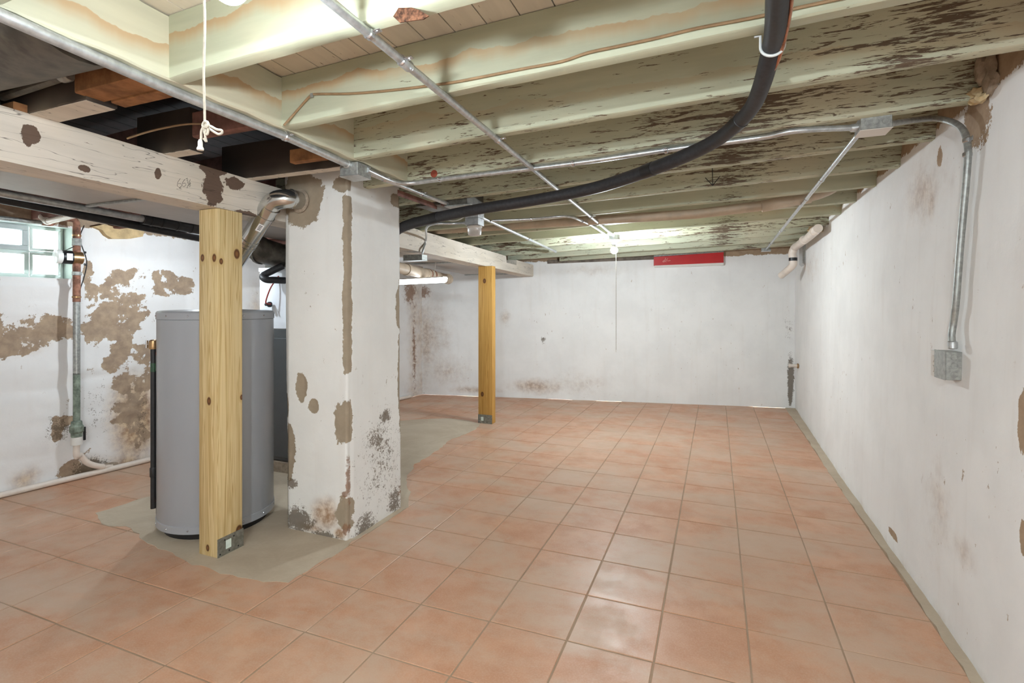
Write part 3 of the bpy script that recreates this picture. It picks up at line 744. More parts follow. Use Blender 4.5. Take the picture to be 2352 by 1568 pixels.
# flue
fl = empty('flue_pipe', at_y(690, 462, CY0), 'shiny sheet metal flue bending from the chimney down to the heater', 'flue')
h0 = at_y(690, 462, CY0 - .0); a0 = Vector((h0.x, CY0 + .03, h0.z)); a1 = Vector((h0.x - .005, CY0 - .085, h0.z - .002))
HT = Vector((-2.822, 2.232, 1.33))
e1 = a1 + Vector((-.075, -.035, -.02)); b1 = Vector((-2.72, 2.215, 1.50)); b2 = Vector((HT.x, HT.y, 1.42))
r = .0535
path = smooth_path([a0, a1, e1, e1.lerp(b1, .18)], 6)
MB().tube(path, r, 20).build('elbow', 'shiny', fl)
MB().tube([e1.lerp(b1, .15), e1.lerp(b1, .55)], r * .975, 20).build('pipe_section', 'shiny', fl)
MB().tube([e1.lerp(b1, .5), b1], r * 1.0, 20).build('pipe_section', 'shiny', fl)
MB().tube(fillet([e1.lerp(b1, .92), Vector((HT.x + .01, HT.y, 1.44)), Vector((HT.x, HT.y, 1.27))], .07), r * .98, 20).build('elbow', 'shiny', fl)
for q in (.06, .17, .5, .54, .58):
    c = e1.lerp(b1, q); d = (b1 - e1).normalized() * .004; MB().tube([c - d, c - d * .5, c + d * .5, c + d], [r, r * 1.06, r * 1.06, r], 20).build('seam_ring', 'shiny', fl)
c = path[5]; d = (path[6] - path[4]).normalized() * .004; MB().tube([c - d, c - d * .5, c + d * .5, c + d], [r, r * 1.06, r * 1.06, r], 20).build('seam_ring', 'shiny', fl)
mb = MB(); mb.lathe([(r * .95, 0), (r * 1.25, 0), (r * 1.3, .006), (r * 1.02, .012)], (h0.x, CY0 - .003, h0.z), (0, -1, 0), 20); mb.build('collar', 'mortar', fl)
dv = (b1 - e1).normalized(); vw = (EV - e1).normalized(); nrm = (vw - dv * vw.dot(dv)).normalized(); sd = dv.cross(nrm)
c = e1.lerp(b1, .28) + (nrm * .96 - sd * .25).normalized() * (r + .0005)
n2 = (nrm * .96 - sd * .25).normalized(); s2 = dv.cross(n2)
st0 = MB().obox(c, dv * .05, s2 * .03, n2 * .0012).build('sticker', 'label_white', fl, smooth=False); tag(st0, 'white paper sticker with dark bars')
mb = MB()
for k in range(4): mb.obox(c + dv * (-.015 + .009 * k) + n2 * .0008, dv * .004, s2 * .018, n2 * .0006)
mb.build('printed_bars', 'ink', st0, smooth=False)

# ------------------------------------------------------------------ water heater
hc = Vector((-2.822, 2.232, 0)); R = .309
wh = empty('water_heater', hc, 'tall grey cylindrical water heater behind the thick post', 'water heater')
mb = MB(); mb.lathe([(R - .035, .0), (R - .035, .05), (R - .05, .055)], hc, seg=48); mb.build('base_ring', 'black_plastic', wh)
mb = MB(); mb.lathe([(R - .012, .048), (R - .002, .05), (R, .056), (R, 1.222), (R - .004, 1.226)], hc, seg=72); mb.build('jacket', 'heater_grey', wh)
mb = MB(); mb.lathe([(R - .006, .046), (R + .004, .046), (R + .004, .084), (R - .002, .088)], hc, seg=72); mb.build('bottom_band', 'heater_grey', wh)
mb = MB(); mb.lathe([(R - .004, 1.224), (R + .004, 1.226), (R + .004, 1.262), (R - .004, 1.272), (R - .03, 1.276), (.05, 1.285)], hc, seg=72); mb.build('top_cap', 'heater_grey', wh)
for k in range(14):
    a = 2 * PI * k / 14 + .2; d = Vector((math.cos(a), math.sin(a), 0))
    for z in (.066, 1.245): MB().lathe([(.001, 0), (.006, 0), (.004, .004), (.001, .005)], hc + d * (R + .003) + Vector((0, 0, z)), d, 8).build('screw', 'chrome', wh)
MB().lathe([(.075, 1.27), (.075, 1.295), (.055, 1.33), (.055, 1.345)], hc, seg=24).build('draft_hood', 'galv_dull', wh)
pt = Vector((-2.60, 2.12, 0)); 
for (dx, dy) in ((.17, -.10), (-.16, .06)):
    p = hc + Vector((dx, dy, 1.27)); MB().lathe([(.014, 0), (.014, .07), (.022, .07), (.022, .10), (.012, .10), (.012, .42)], p, seg=12).build('water_nipple', 'galv_dull', wh)
# relief valve and discharge pipe on the left side
pv = at_d(352, 790, 2.97); pb = at_d(356, 1170, 2.95)
dirv = Vector((hc.x, hc.y, 0)) - Vector((pv.x, pv.y, 0)); dirv.normalize()
vl = MB().tube([pv + dirv * .10, pv + dirv * .02], .014, 12).lathe([(.012, -.03), (.022, -.028), (.024, 0), (.021, .02), (.012, .026)], pv, (0, 0, 1), 14).build('relief_valve', 'brass', wh)
mb = MB(); q = pv - dirv * .03 + Vector((0, 0, .0)); mb.box(q - Vector((.004, .006, .022)), q + Vector((.004, .006, .022)), .001); mb.tube([pv, q], .005, 8); mb.build('test_lever', 'chrome', vl)
dp = MB().tube([Vector((pv.x, pv.y, pv.z - .02)), Vector((pv.x, pv.y, pb.z))], .0138, 14).build('discharge_pipe', 'black_pipe', wh)
MB().lathe([(.016, 0), (.018, .006), (.018, .05), (.016, .056)], (pv.x, pv.y, .31), seg=14).build('coupling', 'black_pipe', dp)
gt = MB().lathe([(.0142, 0), (.0145, .0), (.0145, .05), (.0142, .05)], (pv.x, pv.y, .92), seg=14).build('tape_band', simple('green_tape', (44, 76, 52), .5), dp)
aw = math.atan2(pv.y - hc.y, pv.x - hc.x)
def curved_label(name, a0_, a1_, z0, z1, mat):
    mb = MB(); n = 8; A = []
    for k in range(n + 1):
        a = a0_ + (a1_ - a0_) * k / n; d = Vector((math.cos(a), math.sin(a), 0)) * (R + .0012); A.append((mb.bm.verts.new(hc + d + Vector((0, 0, z0))), mb.bm.verts.new(hc + d + Vector((0, 0, z1)))))
    for p, q in zip(A, A[1:]): mb.bm.faces.new((p[0], q[0], q[1], p[1]))
    return mb.build(name, mat, wh)
curved_label('label', aw + .02, aw + .22, .93, 1.02, 'label_white'); curved_label('label', aw + .02, aw + .22, 1.02, 1.035, 'label_orange')
curved_label('label', aw + .0, aw + .16, .10, .17, 'label_white'); curved_label('label', aw + .0, aw + .16, .17, .185, 'label_orange')

# ------------------------------------------------------------------ furnace behind the chimney
fx0, fx1, fy0, fy1 = -3.40, -2.72, 3.06, 3.66
fu = empty('furnace', ((fx0 + fx1) / 2, (fy0 + fy1) / 2, 0), 'white and dark grey furnace cabinet half hidden behind the chimney', 'furnace')
MB().box((fx0 - .02, fy0 - .02, 0), (fx1 + .02, fy1 + .02, .085), .004).build('base_block', 'mortar', fu)
MB().box((fx0, fy0, .085), (fx1, fy1, 1.12), .006).build('lower_cabinet', 'furnace_grey', fu)
MB().box((fx0 + .0, fy0 - .004, 1.12), (fx1, fy1, 1.60), .006).build('upper_cabinet', 'furnace_white', fu)
MB().box((fx0, fy0 - .012, 1.575), (fx1, fy0 + .01, 1.605), .002).build('top_flange', 'furnace_white', fu)
MB().box((fx0 + .02, fy0 + .03, 1.60), (fx1 - .02, fy1, 1.79), .004).build('plenum', 'dark_duct', fu)
MB().box((fx0 + .02, fy0 - .02, .12), (fx1 - .02, fy0, 1.05), .004).build('door_panel', 'furnace_grey', fu)
hp = smooth_path([at_d(650, 610, 3.98), at_d(625, 622, 3.95), at_d(604, 634, 3.92), at_d(612, 642, 3.9), at_d(632, 643, 3.93), at_d(655, 644, 3.98)], 5)
MB().tube(hp, .026, 12).build('drain_hose', 'rubber', fu)
rp_ = smooth_path([at_d(640, 634, 4.02), at_d(622, 660, 3.98), at_d(611, 690, 3.97), at_d(613, 697, 3.97), at_d(622, 698, 4.0)], 5)
MB().tube(rp_, .0055, 8).build('red_tube', 'wire_red', fu)
MB().lathe([(.008, 0), (.022, .004), (.022, .02), (.012, .035), (.012, .05)], at_d(622, 699, 4.03), (0, -1, 0), 14).build('pressure_switch', 'black_plastic', fu)

# ------------------------------------------------------------------ ducts and pipes of the left bay
def slope_box(x0, x1, y0, y1, zb, zt): # zb, zt functions of y
    mb = MB(); ys_ = np.linspace(y0, y1, 2)
    A = [[mb.bm.verts.new((x, y, f(y))) for (x, f) in ((x0, zb), (x1, zb), (x1, zt), (x0, zt))] for y in ys_]
    for k in range(4): mb.bm.faces.new((A[0][k], A[0][(k + 1) % 4], A[1][(k + 1) % 4], A[1][k]))
    mb.bm.faces.new(A[0][::-1]); mb.bm.faces.new(A[1]); return mb
M['duct_sheet'] = simple('pale_duct_sheet', (176, 170, 164), .5, .25, .10, 2.5)
td = empty('flat_duct', (-2.88, 3.2, 1.80), 'wide flat pale sheet metal trunk duct beside the girder', 'duct')
zb = lambda y: 1.905 - .027 * y
for k, (y0, y1) in enumerate(((.2, 1.75), (1.75, 3.3), (3.3, 4.85), (4.85, 6.3))):
    mb = slope_box(-3.2, GXL - .012, y0 + .003, y1 - .003, zb, lambda y: zb(y) + .13)
    # cross-broken panel: push the middle of the underside down
    f = min(mb.bm.faces, key=lambda q: q.calc_center_median().z); c = f.calc_center_median() - Vector((0, 0, .018))
    bmesh.ops.poke(mb.bm, faces=[f]); v = min(mb.bm.verts, key=lambda q: (q.co - c).length); v.co.z -= .012
    mb.build('duct_section', 'duct_sheet', td, smooth=False)
    MB().box((-3.215, y1 - .012, zb(y1) - .012), (GXL - .01, y1 + .012, zb(y1) + .0), .002).build('drive_cleat', 'galv_dull', td)
def px_line(a, b, X, ext0=0., ext1=0.):
    p, q = at_x(*a, X), at_x(*b, X); d = q - p; return [p - d * ext0, q + d * ext1]
pA = px_line((0, 443), (460, 528), -3.34, .35, .5)
pa = empty('gas_flue', pA[0], 'bright topped metal pipe running under the trunk duct to dark sleeves', 'pipe')
mid = at_x(335, 504, -3.34)
MB().tube([pA[0], mid], .021, 14).build('bright_pipe', 'galv', pa)
MB().tube([mid - (mid - pA[0]).normalized() * .02, pA[1]], .033, 14).build('dark_sleeve', 'black_pipe', pa)
dA = (pA[1] - pA[0]).normalized()
for q in (.03, .10, .2, .3): c = mid + dA * q; MB().tube([c - dA * .008, c + dA * .008], .0365, 14).build('sleeve_ring', 'black_pipe', pa)
pB = px_line((0, 456), (460, 547), -3.45, .35, .5)
o = MB().tube(pB, .026, 14).build('iron_pipe', 'black_pipe'); tag(o, 'long dark iron pipe hanging lowest beside the trunk duct', 'pipe')
dB = (pB[1] - pB[0]).normalized(); c = at_x(335, 521, -3.45)
for q in (-.05, .05): MB().tube([c + dB * (q - .006), c + dB * (q + .006)], .029, 14).build('pipe_ring', 'black_pipe', o)
# dark duct elbows right of the post, reaching the furnace
o = empty('furnace_duct', (-2.95, 3.1, 1.78), 'dark round duct above the furnace between post and chimney', 'duct')
c0, c1, c2 = at_d(560, 545, 3.9), at_d(600, 575, 3.95), at_d(650, 590, 4.1)
MB().tube([c0 + (c0 - c1) * .6, c0, c1, c2, c2 + (c2 - c1) * .5], .10, 18).build('duct_run', 'dark_duct', o)
MB().tube([c1 - Vector((.01, 0, 0)), c1 + Vector((.012, .002, -.005))], .106, 18).build('seam_ring', 'dark_duct', o)
# joists of the left bay (bare reddish wood), bearing on girder and left wall
for k, yy in enumerate((1.69, 2.16, 2.63, 3.10, 3.57, 4.04)):
    xl = LW0 + LW1 * yy - .06
    zf = lambda x, y=yy, xl=xl: 1.915 - .010 * (y - 2) + (gtop(y) - 1.915 + .010 * (y - 2)) * (x - xl) / (GXL - xl)
    mb = joist_solid(xl, GXL + .002, yy - .05, yy, zf, .17, .002, 40 + k)
    o = mb.build('joist', 'brown_wood')
    names = ['nearest to the camera', 'second nearest to the camera', 'third nearest', 'fourth nearest', 'fifth nearest', 'sixth and farthest']
    tag(o, 'bare reddish joist above the window wall, %s' % names[k], 'joist', 'bare joists of the left bay')
# beige soil pipes and the white pipe seen past the chimney
bp = empty('drain_pipe', at_d(920, 617, 5.1), 'beige jointed drain pipe under the duct right of the chimney', 'pipe')
p0, p1 = at_d(900, 611, 4.95), at_d(1030, 641, 6.3); d = (p1 - p0)
MB().tube([p0 - d * .4, p1], .056, 16).build('pipe_run', 'pvc_beige', bp)
for q in (.22, .55, .62, .98): c = p0 + d * q; e = d.normalized() * .03; MB().tube([c - e, c + e], .063, 16).build('coupling', 'pvc_beige', bp)
e = d.normalized() * .008
for q in (.58, .66): c = p0 + d * q; MB().tube([c - e, c + e], .066, 16).build('steel_clamp', 'rust', bp)

# ------------------------------------------------------------------ top-left: stub joists, big duct, blocks
gz_ = lambda y: gtop(y)
stubs = [(1.10, 1.20, -2.56, -2.03, 'dark stub joist on the girder beside the orange wood block'), (1.60, 1.67, -2.56, -2.20, 'dark cut-off stub joist on the girder below the hanging cord'),
         (2.05, 2.11, -2.56, -1.66, 'dark stub joist with whitewashed underside next to the chimney top')]
M['stub_paint'] = paint_wood('sooty_stub', (62, 53, 47), (40, 32, 28), 'X')
for k, (ya, yb, x0, x1, lab) in enumerate(stubs):
    mb = joist_solid(x0, x1, ya, yb, lambda x, y=yb: gtop(y) + .001, .19, .003, 60 + k)
    o = mb.build('stub_joist', 'stub_paint'); o['flake'] = .5; o['stain'] = 0.; tag(o, lab, 'joist', 'stub joists over the girder')
    MB().box((x0 + .005, ya + .004, gtop(yb) - .0005), (x1 - .005, yb - .004, gtop(yb) + .002)).build('limed_underside', 'girder_paint', o, smooth=False)
ob = empty('wood_block', (-1.84, 1.14, gtop(1.15)), 'orange wood block between stub joist and header beneath the conduit', 'wood block')
MB().box((-2.04, 1.07, gtop(1.15) + .012), (-1.65, 1.16, 2.18), .003).build('block', 'lumber_old', ob)
MB().box((-2.0, 1.16, gtop(1.15) + .005), (-1.65, 1.21, 2.12), .003).build('side_board', 'lumber_old', ob)
o = MB().box((-2.08, 1.52, 2.02), (-1.66, 1.56, 2.13), .006).build('wood_scrap', 'brown_wood'); tag(o, 'brown wood scrap behind the hanging cord, left of header', 'wood block')
o = MB().box((-1.95, 1.93, 2.005), (-1.655, 1.97, 2.07), .004).build('wood_scrap', 'lumber_old'); tag(o, 'small orange wood scrap beside the dangling cord end', 'wood block')
c = at_x(48, 243, GXR - .03); o = MB().box((c.x - .05, c.y - .035, gtop(c.y) + .0), (c.x + .03, c.y + .04, gtop(c.y) + .03), .002).build('wood_shim', 'lumber_old'); tag(o, 'little orange wooden shim on top of the girder', 'wood block')
bd = empty('round_duct', (-2.1, .80, 2.02), 'large sooty round duct above the girder at upper left', 'duct')
MB().tube([(-2.30, .885, 2.185), (-1.66, .885, 2.165)], .175, 28).build('duct_body', 'dark_duct', bd)
MB().tube([(-2.9, .885, 2.225), (-2.28, .885, 2.205)], .185, 28).build('duct_collar', 'dark_duct', bd)
for x in (-2.29, -2.31, -2.34): MB().tube([(x - .006, .885, 2.206), (x + .006, .885, 2.206)], .192, 28).build('rib', 'dark_duct', bd)
q = [at_x(30, 225, -2.30), at_x(90, 205, -2.2), at_x(160, 195, -2.08)]
q = [Vector((-2.42, 1.045, 2.065)), Vector((-2.25, 1.05, 2.075)), Vector((-2.08, 1.055, 2.085))]
o = MB().tube(q, .016, 10).build('old_pipe', 'dark_duct'); tag(o, 'old dark pipe stub between round duct and stub joist', 'pipe')
MB().lathe([(.02, 0), (.022, .01), (.022, .035), (.018, .045)], q[2], (1, 0, 0), 12).build('pipe_cap', 'galv_dull', o)

# ------------------------------------------------------------------ conduits, boxes, lamps
def strap(c, d, r, parent, side=None, mat='chrome'):
    """one-hole strap round a conduit at c (direction d) with a fixing tab"""
    d = Vector(d).normalized(); mb = MB(); mb.tube([c - d * .009, c - d * .006, c + d * .006, c + d * .009], [r + .0005, r + .0035, r + .0035, r + .0005], 14)
    if side is not None:
        s_ = Vector(side).normalized(); n_ = d.cross(s_).normalized()
        mb.obox(c + s_ * (r + .012) - n_ * 0, s_ * .026, d * .016, n_ * .0025, .0005); mb.lathe([(.001, 0), (.005, 0), (.004, .003), (.001, .004)], c + s_ * (r + .014), -n_ if n_.z > 0 else n_, 8)
    return mb.build('strap', mat, parent)
def coupling(c, d, r, parent, L=.04):
    d = Vector(d).normalized(); mb = MB(); mb.tube([c - d * L / 2, c - d * L * .4, c + d * L * .4, c + d * L / 2], [r + .001, r + .004, r + .004, r + .001], 14)
    o_ = d.orthogonal().normalized(); o_.z = -abs(o_.z); mb.lathe([(.004, 0), (.004, .006), (.001, .007)], c + d * L * .2 + o_ * (r + .003), o_, 8)
    return mb.build('coupling', 'galv', parent)
def knock(parent, c, n_, u, r=.012, mat='galv_dull'):
    MB().lathe([(r - .002, 0), (r - .0015, .0012), (r, .0012), (r + .0005, 0)], c, n_, 16).build('knockout', mat, parent)
def jbox(name, c, L, W, H, rz, label, cover=None, cat='junction box', side_knock=True, mat='galv_dull'):
    """steel box, top at c.z, hanging down H; L along its local x turned rz"""
    ux = Vector((math.cos(rz), math.sin(rz), 0)); uy = Vector((-math.sin(rz), math.cos(rz), 0)); z = Vector((0, 0, 1))
    root = empty(name, c, label, cat); m = Vector(c) - z * H / 2
    MB().obox(m, ux * L, uy * W, z * H, .002).build('box', mat, root)
    if side_knock:
        for s_ in (-1, 1):
            for k in (-1, 0, 1): knock(root, m + uy * s_ * (W / 2 - .0006) + ux * k * L * .28, uy * s_, ux)
            for k in (-.5, .5): knock(root, m + ux * s_ * (L / 2 - .0006) + uy * k * W * .5, ux * s_, uy)
    if cover: MB().obox(Vector(c) - z * (H + .0015), ux * (L + .004), uy * (W + .004), z * .003, .0008).build('cover', cover, root)
    return root
# conduit along the header
c1y = [at_j(0, 34, -.018), at_j(400, 211, -.018), at_j(650, 311, -.018), at_j(800, 378, -.018)]
B1 = at_j(822, 378, -.0)
k1 = MB().tube([c1y[0] + (c1y[0] - c1y[1]) * .8, c1y[1], c1y[2], c1y[3]], .0165, 16).build('conduit', 'galv')
tag(k1, 'thick galvanised conduit along the header, running from the upper left corner', 'conduit')
d1 = (c1y[3] - c1y[1]); strap(at_j(655, 313, -.018), d1, .0165, k1, (1, 0, .1)); strap(at_j(805, 380, -.018), d1, .0165, k1)
B1 = c1y[3] + d1.normalized() * .055; B1.z += .012
bx1 = jbox('junction_box', B1, .105, .105, .062, .0, 'grey steel junction box with pale cover in front of the chimney top', 'galv')
coupling(c1y[3] - d1.normalized() * .0, d1, .0165, bx1, .035)
# its continuation past the chimney, to the jelly-jar lamp and beyond
s0 = B1 + Vector((.02, .055, -.022)); L0 = at_j(1090, 492, -.014); s1 = at_j(1275, 577, -.014)
k2 = MB().tube([s0, L0, s1], .0122, 14).build('conduit', 'galv'); tag(k2, 'conduit receding from the chimney box through the unlit jar lamp to its open end', 'conduit')
for f in (.12, .42): strap(s0.lerp(L0, f), L0 - s0, .0122, k2, (1, 0, .1))
strap(L0.lerp(s1, .55), s1 - L0, .0122, k2, (1, 0, .1)); coupling(s1, s1 - L0, .0122, k2, .05)
# unlit jar lamp
lb = jbox('jar_lamp', L0 + Vector((0, 0, .02)), .105, .105, .052, .0, 'unlit utility lamp with clear jar globe under a steel box beyond the chimney', None, 'lamp', mat='galv')
lc = L0 + Vector((0, 0, .02))
MB().obox(lc - Vector((0, 0, .079)), (.104, 0, 0), (0, .104, 0), (0, 0, .05), .002).build('extension_ring', 'galv', lb)
MB().lathe([(.05, 0), (.056, -.004), (.056, -.014), (.05, -.018)], lc - Vector((0, 0, .104)), seg=24).build('lamp_rim', 'porcelain', lb)
MB().lathe([(.046, 0), (.05, -.006), (.05, -.03), (.047, -.05), (.036, -.056), (.0, -.058)], lc - Vector((0, 0, .120)), seg=24).build('jar', 'jar', lb)
# conduit from the first box along the fourth joist to the box by the right wall
t0 = B1 + Vector((.055, .02, -.024))
pts = [t0, at_j(905, 417, -.02), at_j(950, 420, -.014), at_j(1010, 412, -.014), at_j(1310, 376, -.014), at_j(1525, 345, -.014), at_j(1740, 317, -.014), at_j(1830, 300, -.012), at_j(1965, 293, -.02)]
# keep it parallel to the joist
pts = [pts[0]] + [Vector((p.x, min(max(p.y, 2.3), 2.56), p.z)) for p in pts[1:]]
k3 = MB().tube(smooth_path(pts, 6), .0122, 14).build('conduit', 'galv'); tag(k3, 'conduit clipped along the fourth joist, crossing the room to the right wall', 'conduit')
for f in (3, 4, 5): strap(pts[f] + (pts[f] - pts[f - 1]) * .02, pts[f] - pts[f - 1], .0122, k3, (0, -1, 0))
# box by the right wall
pe = pts[-1]
B2 = at_j(2010, 268, 0.); B2 = Vector((pe.x + .062, pe.y + .005, pe.z + .03))
bx2 = jbox('junction_box', B2, .108, .10, .056, 0., 'grey steel box with white cover under the joists near the right wall', 'white_paint')
coupling(pe + Vector((.0, 0, 0)), (1, 0, 0), .0122, bx2, .04)
# from that box, over and down the right wall
e0 = B2 + Vector((.054, 0, -.028))
wp = lambda px, py, off=.03: at_rw(px, py, off)
pts = [e0, Vector((e0.x + .02, e0.y, e0.z)), wp(2135, 272, .085), wp(2180, 278, .05), wp(2210, 296, .035), wp(2222, 330, .03), wp(2222, 380, .03), wp(2206, 560, .03), wp(2196, 690, .032), wp(2190, 740, .03), wp(2186, 770, .034), wp(2188, 800, .035)]
k4 = MB().tube(smooth_path(pts, 6), .0122, 14).build('conduit', 'galv_dull'); tag(k4, 'conduit bending down the white right wall to the outlet box', 'conduit')
for py in (322, 355): 
    c = wp(2222, py, .03); strap(c, (0, -.05, -1), .0122, k4, (.1, -1, 0) if py < 340 else None)
# outlet box at its lower end
ob_ = at_rw(2196, 838, .0)
bxr = empty('outlet_box', Vector((ob_.x - .0, ob_.y, ob_.z)), 'grey steel box at the end of the conduit on the right wall', 'junction box')
q0 = Vector((ob_.x + .005, ob_.y, ob_.z)); 
MB().obox(q0 - Vector((.028, 0, 0)), (.058, 0, 0), (0, .105, 0), (0, 0, .112), .002).build('box', 'galv_dull', bxr)
for k in (-1, 0, 1): knock(bxr, q0 + Vector((-.0572 - .0002, .0, .034 * k)), (-1, 0, 0), (0, 1, 0)); knock(bxr, q0 + Vector((-.028, -.0523, .034 * k)), (0, -1, 0), (1, 0, 0))
MB().obox(q0 - Vector((.058, 0, 0)), (.003, 0, 0), (0, .108, 0), (0, 0, .115), .0008).build('cover', 'galv_dull', bxr)
coupling(wp(2188, 792, .035), (0, 0, 1), .0122, bxr, .03)
# painted-over plate left of it
pp = at_rw(2155, 836, .0)
pl = empty('wall_plate', pp, 'flat double outlet plate painted white, left of the wall box', 'outlet plate')
MB().obox(pp - Vector((.004, 0, 0)), (.008, 0, 0), (0, .115, 0), (0, 0, .115), .002).build('plate', 'white_paint', pl)
for dz in (-.022, .022): MB().lathe([(.001, 0), (.016, 0), (.014, .003), (.001, .003)], pp + Vector((-.008, .028, dz)), (-1, 0, 0), 18).build('receptacle', 'white_paint', pl)
MB().obox(pp + Vector((-.009, -.022, 0)), (.004, 0, 0), (0, .03, 0), (0, 0, .066), .001).build('rocker_switch', 'white_paint', pl)
# conduit from that box to the far wall
f0 = B2 + Vector((-.03, .05, -.03)); f1 = at_j(1757, 577, -.02); f1 = at_j(1760, 572, -.016)
k5 = MB().tube([f0, f0.lerp(f1, .3), f1], .0115, 14).build('conduit', 'galv'); tag(k5, 'conduit receding along the right side from white covered box to the far wall', 'conduit')
for py, px in ((412, 1887), (455, 1850), (530, 1793), (560, 1772)):
    t = (f1 - f0); r_ = ray(px, py); # nearest point on the conduit to that line of sight
    n_ = t.cross(r_); tt = ((EV - f0).cross(r_)).dot(n_) / n_.length_squared; strap(f0 + t * tt, t, .0115, k5, (1, 0, .1) if py > 500 else None)
fb = jbox('junction_box', f1 + Vector((0, .04, .03)), .10, .08, .05, .0, 'small steel box with pale cover at the far wall, end of right conduit', 'galv')
# conduit along the middle to the far bulb
g0 = at_j(775, 0, -.014); g1 = at_j(1400, 530, -.014)
LAMP2 = Vector((-.905, 4.90, 0)); LAMP1 = Vector((-.855, .70, 0))
gA = Vector((-.855, .76, zj(-.855, .76) - .014)); gB = Vector((-.90, 4.84, zj(-.9, 4.84) - .014))
k6 = MB().tube([gA, (gA + gB) / 2, gB], .0125, 14).build('conduit', 'galv'); tag(k6, 'straight conduit crossing under the joists from near bulb to far bulb', 'conduit')
for yy in (1.125, 1.28, 2.01, 3.85): strap(gA.lerp(gB, (yy - gA.y) / (gB.y - gA.y)), gB - gA, .0125, k6, (1, 0, .1))
coupling(gA.lerp(gB, (1.30 - gA.y) / (gB.y - gA.y)), gB - gA, .0125, k6, .05)
# second small conduit coming from the left to the far bulb
h = [at_j(1130, 507, -.012), at_j(1220, 503, -.012), at_j(1300, 497, -.012), at_j(1345, 497, -.014), at_j(1372, 512, -.018), at_j(1404, 540, -.02)]
h[-1] = Vector((-.95, 4.86, zj(-.95, 4.86) - .02)); h[-2] = Vector((-.96, 4.3, zj(-.95, 4.3) - .018)); h[-3] = Vector((-.99, 4.0, zj(-1, 4.) - .014))
k7 = MB().tube(smooth_path(h, 6), .0105, 12).build('conduit', 'galv'); tag(k7, 'thin conduit coming from the jar lamp side, bending to the far bulb', 'conduit')
strap(h[1], h[1] - h[0], .0105, k7); strap(h[3], h[4] - h[3], .0105, k7)
# conduit down the girder to a small box
bq = at_x(972, 588, GXR + .03); bt = lc + Vector((-.055, 0, -.078))
pts = [bt, bt + Vector((-.10, .0, .0)), Vector((bt.x - .30, bt.y - .05, bt.z - .01)), Vector((GXR + .03, bq.y + .05, bq.z + .16)), Vector((GXR + .025, bq.y + .01, bq.z + .06)), Vector((GXR + .02, bq.y, bq.z + .02))]
k8 = MB().tube(smooth_path(pts, 6), .0095, 12).build('conduit', 'galv'); tag(k8, 'thin conduit curving from the jar lamp down the far girder face', 'conduit')
MB().lathe([(.013, 0), (.013, .03), (.011, .034)], bt - Vector((.0, 0, 0)), (-1, 0, 0), 12).build('connector', 'galv', k8)
jb = jbox('junction_box', Vector((GXR - .05, bq.y, bq.z + .012)), .19, .085, .048, 0., 'steel box tucked under the girder right of the chimney', 'galv')

def bulb_lamp(c, label, glow, r=.033):
    """porcelain lampholder on a steel box, lit bulb below; c is the joist underside above it"""
    root = empty('bulb_lamp', c, label, 'lamp')
    MB().lathe([(.05, 0), (.052, -.002), (.052, -.04), (.05, -.042)], c, seg=8).build('box', 'galv', root)
    MB().lathe([(.03, 0), (.055, -.002), (.056, -.010), (.040, -.018), (.024, -.024), (.023, -.05), (.018, -.052)], Vector(c) - Vector((0, 0, .042)), seg=28).build('lampholder', 'porcelain', root)
    b = Vector(c) - Vector((0, 0, .088))
    MB().lathe([(.014, 0), (.016, -.012), (.024, -.028), (.028, -.036)], b, seg=20).build('bulb_neck', 'white_plastic', root)
    n = 10; prof_ = [(.028, -.036)]; cz = -.036 - .022
    for k in range(n + 1):
        a = math.asin(min(1, .022 / r)) - (math.asin(min(1, .022 / r)) + PI / 2) * k / n; prof_.append((r * math.cos(a), cz + r * math.sin(a)))
    MB().lathe(prof_, b, seg=20).build('globe', glow, root)
    return root
bulb_lamp((LAMP1.x, LAMP1.y, zj(LAMP1.x, LAMP1.y) + .006), 'glowing bulb at the top edge of the view, next to the hanging cord', 'bulb_near')
bulb_lamp((LAMP2.x, LAMP2.y, zj(LAMP2.x, LAMP2.y) - .002), 'glowing bare bulb under the far joists in front of the back wall', 'bulb_far')
bulb_lamp((-.1, -1.05, zj(-.1, -1.05) + .006), 'added fill bulb, unseen, under the joists behind the camera', 'fill_rear')  # added out of view to brighten the front of the room
zl = 1.915 + .05
bulb_lamp((-3.50, 2.605, 1.955), 'lit bulb under the left bay joists, hidden behind the thick pine post', 'bulb_left')
# lit strip light hanging in the left bay
p0, p1 = at_d(1022, 645, 5.3), at_d(918, 645, 5.8); ud = (p1 - p0); ud.z = 0; ud.normalize(); pe_ = p0 + ud * 1.2; cz = 1.575
shp = empty('strip_light', ((p0.x + pe_.x) / 2, (p0.y + pe_.y) / 2, cz), 'white strip light hanging below the beige drain, right of the chimney', 'lamp')
A_ = Vector((p0.x, p0.y, cz)); B_ = Vector((pe_.x, pe_.y, cz)); un_ = Vector((-ud.y, ud.x, 0))
MB().prism([A_ + un_ * a + Vector((0, 0, b)) for a, b in ((-.035, .022), (-.03, .034), (.03, .034), (.035, .022))], B_ - A_).build('housing', 'white_paint', shp, smooth=False)
MB().prism([A_ + un_ * (.036 * math.cos(PI + PI * k / 10)) + Vector((0, 0, .021 + .052 * math.sin(PI + PI * k / 10))) for k in range(11)], B_ - A_).build('diffuser', 'tube_light', shp)
for q in (.15, .85): MB().tube([A_.lerp(B_, q) + Vector((0, 0, .03)), A_.lerp(B_, q) + Vector((.05, 0, .30))], .003, 5).build('hanger', 'wire_white', shp)
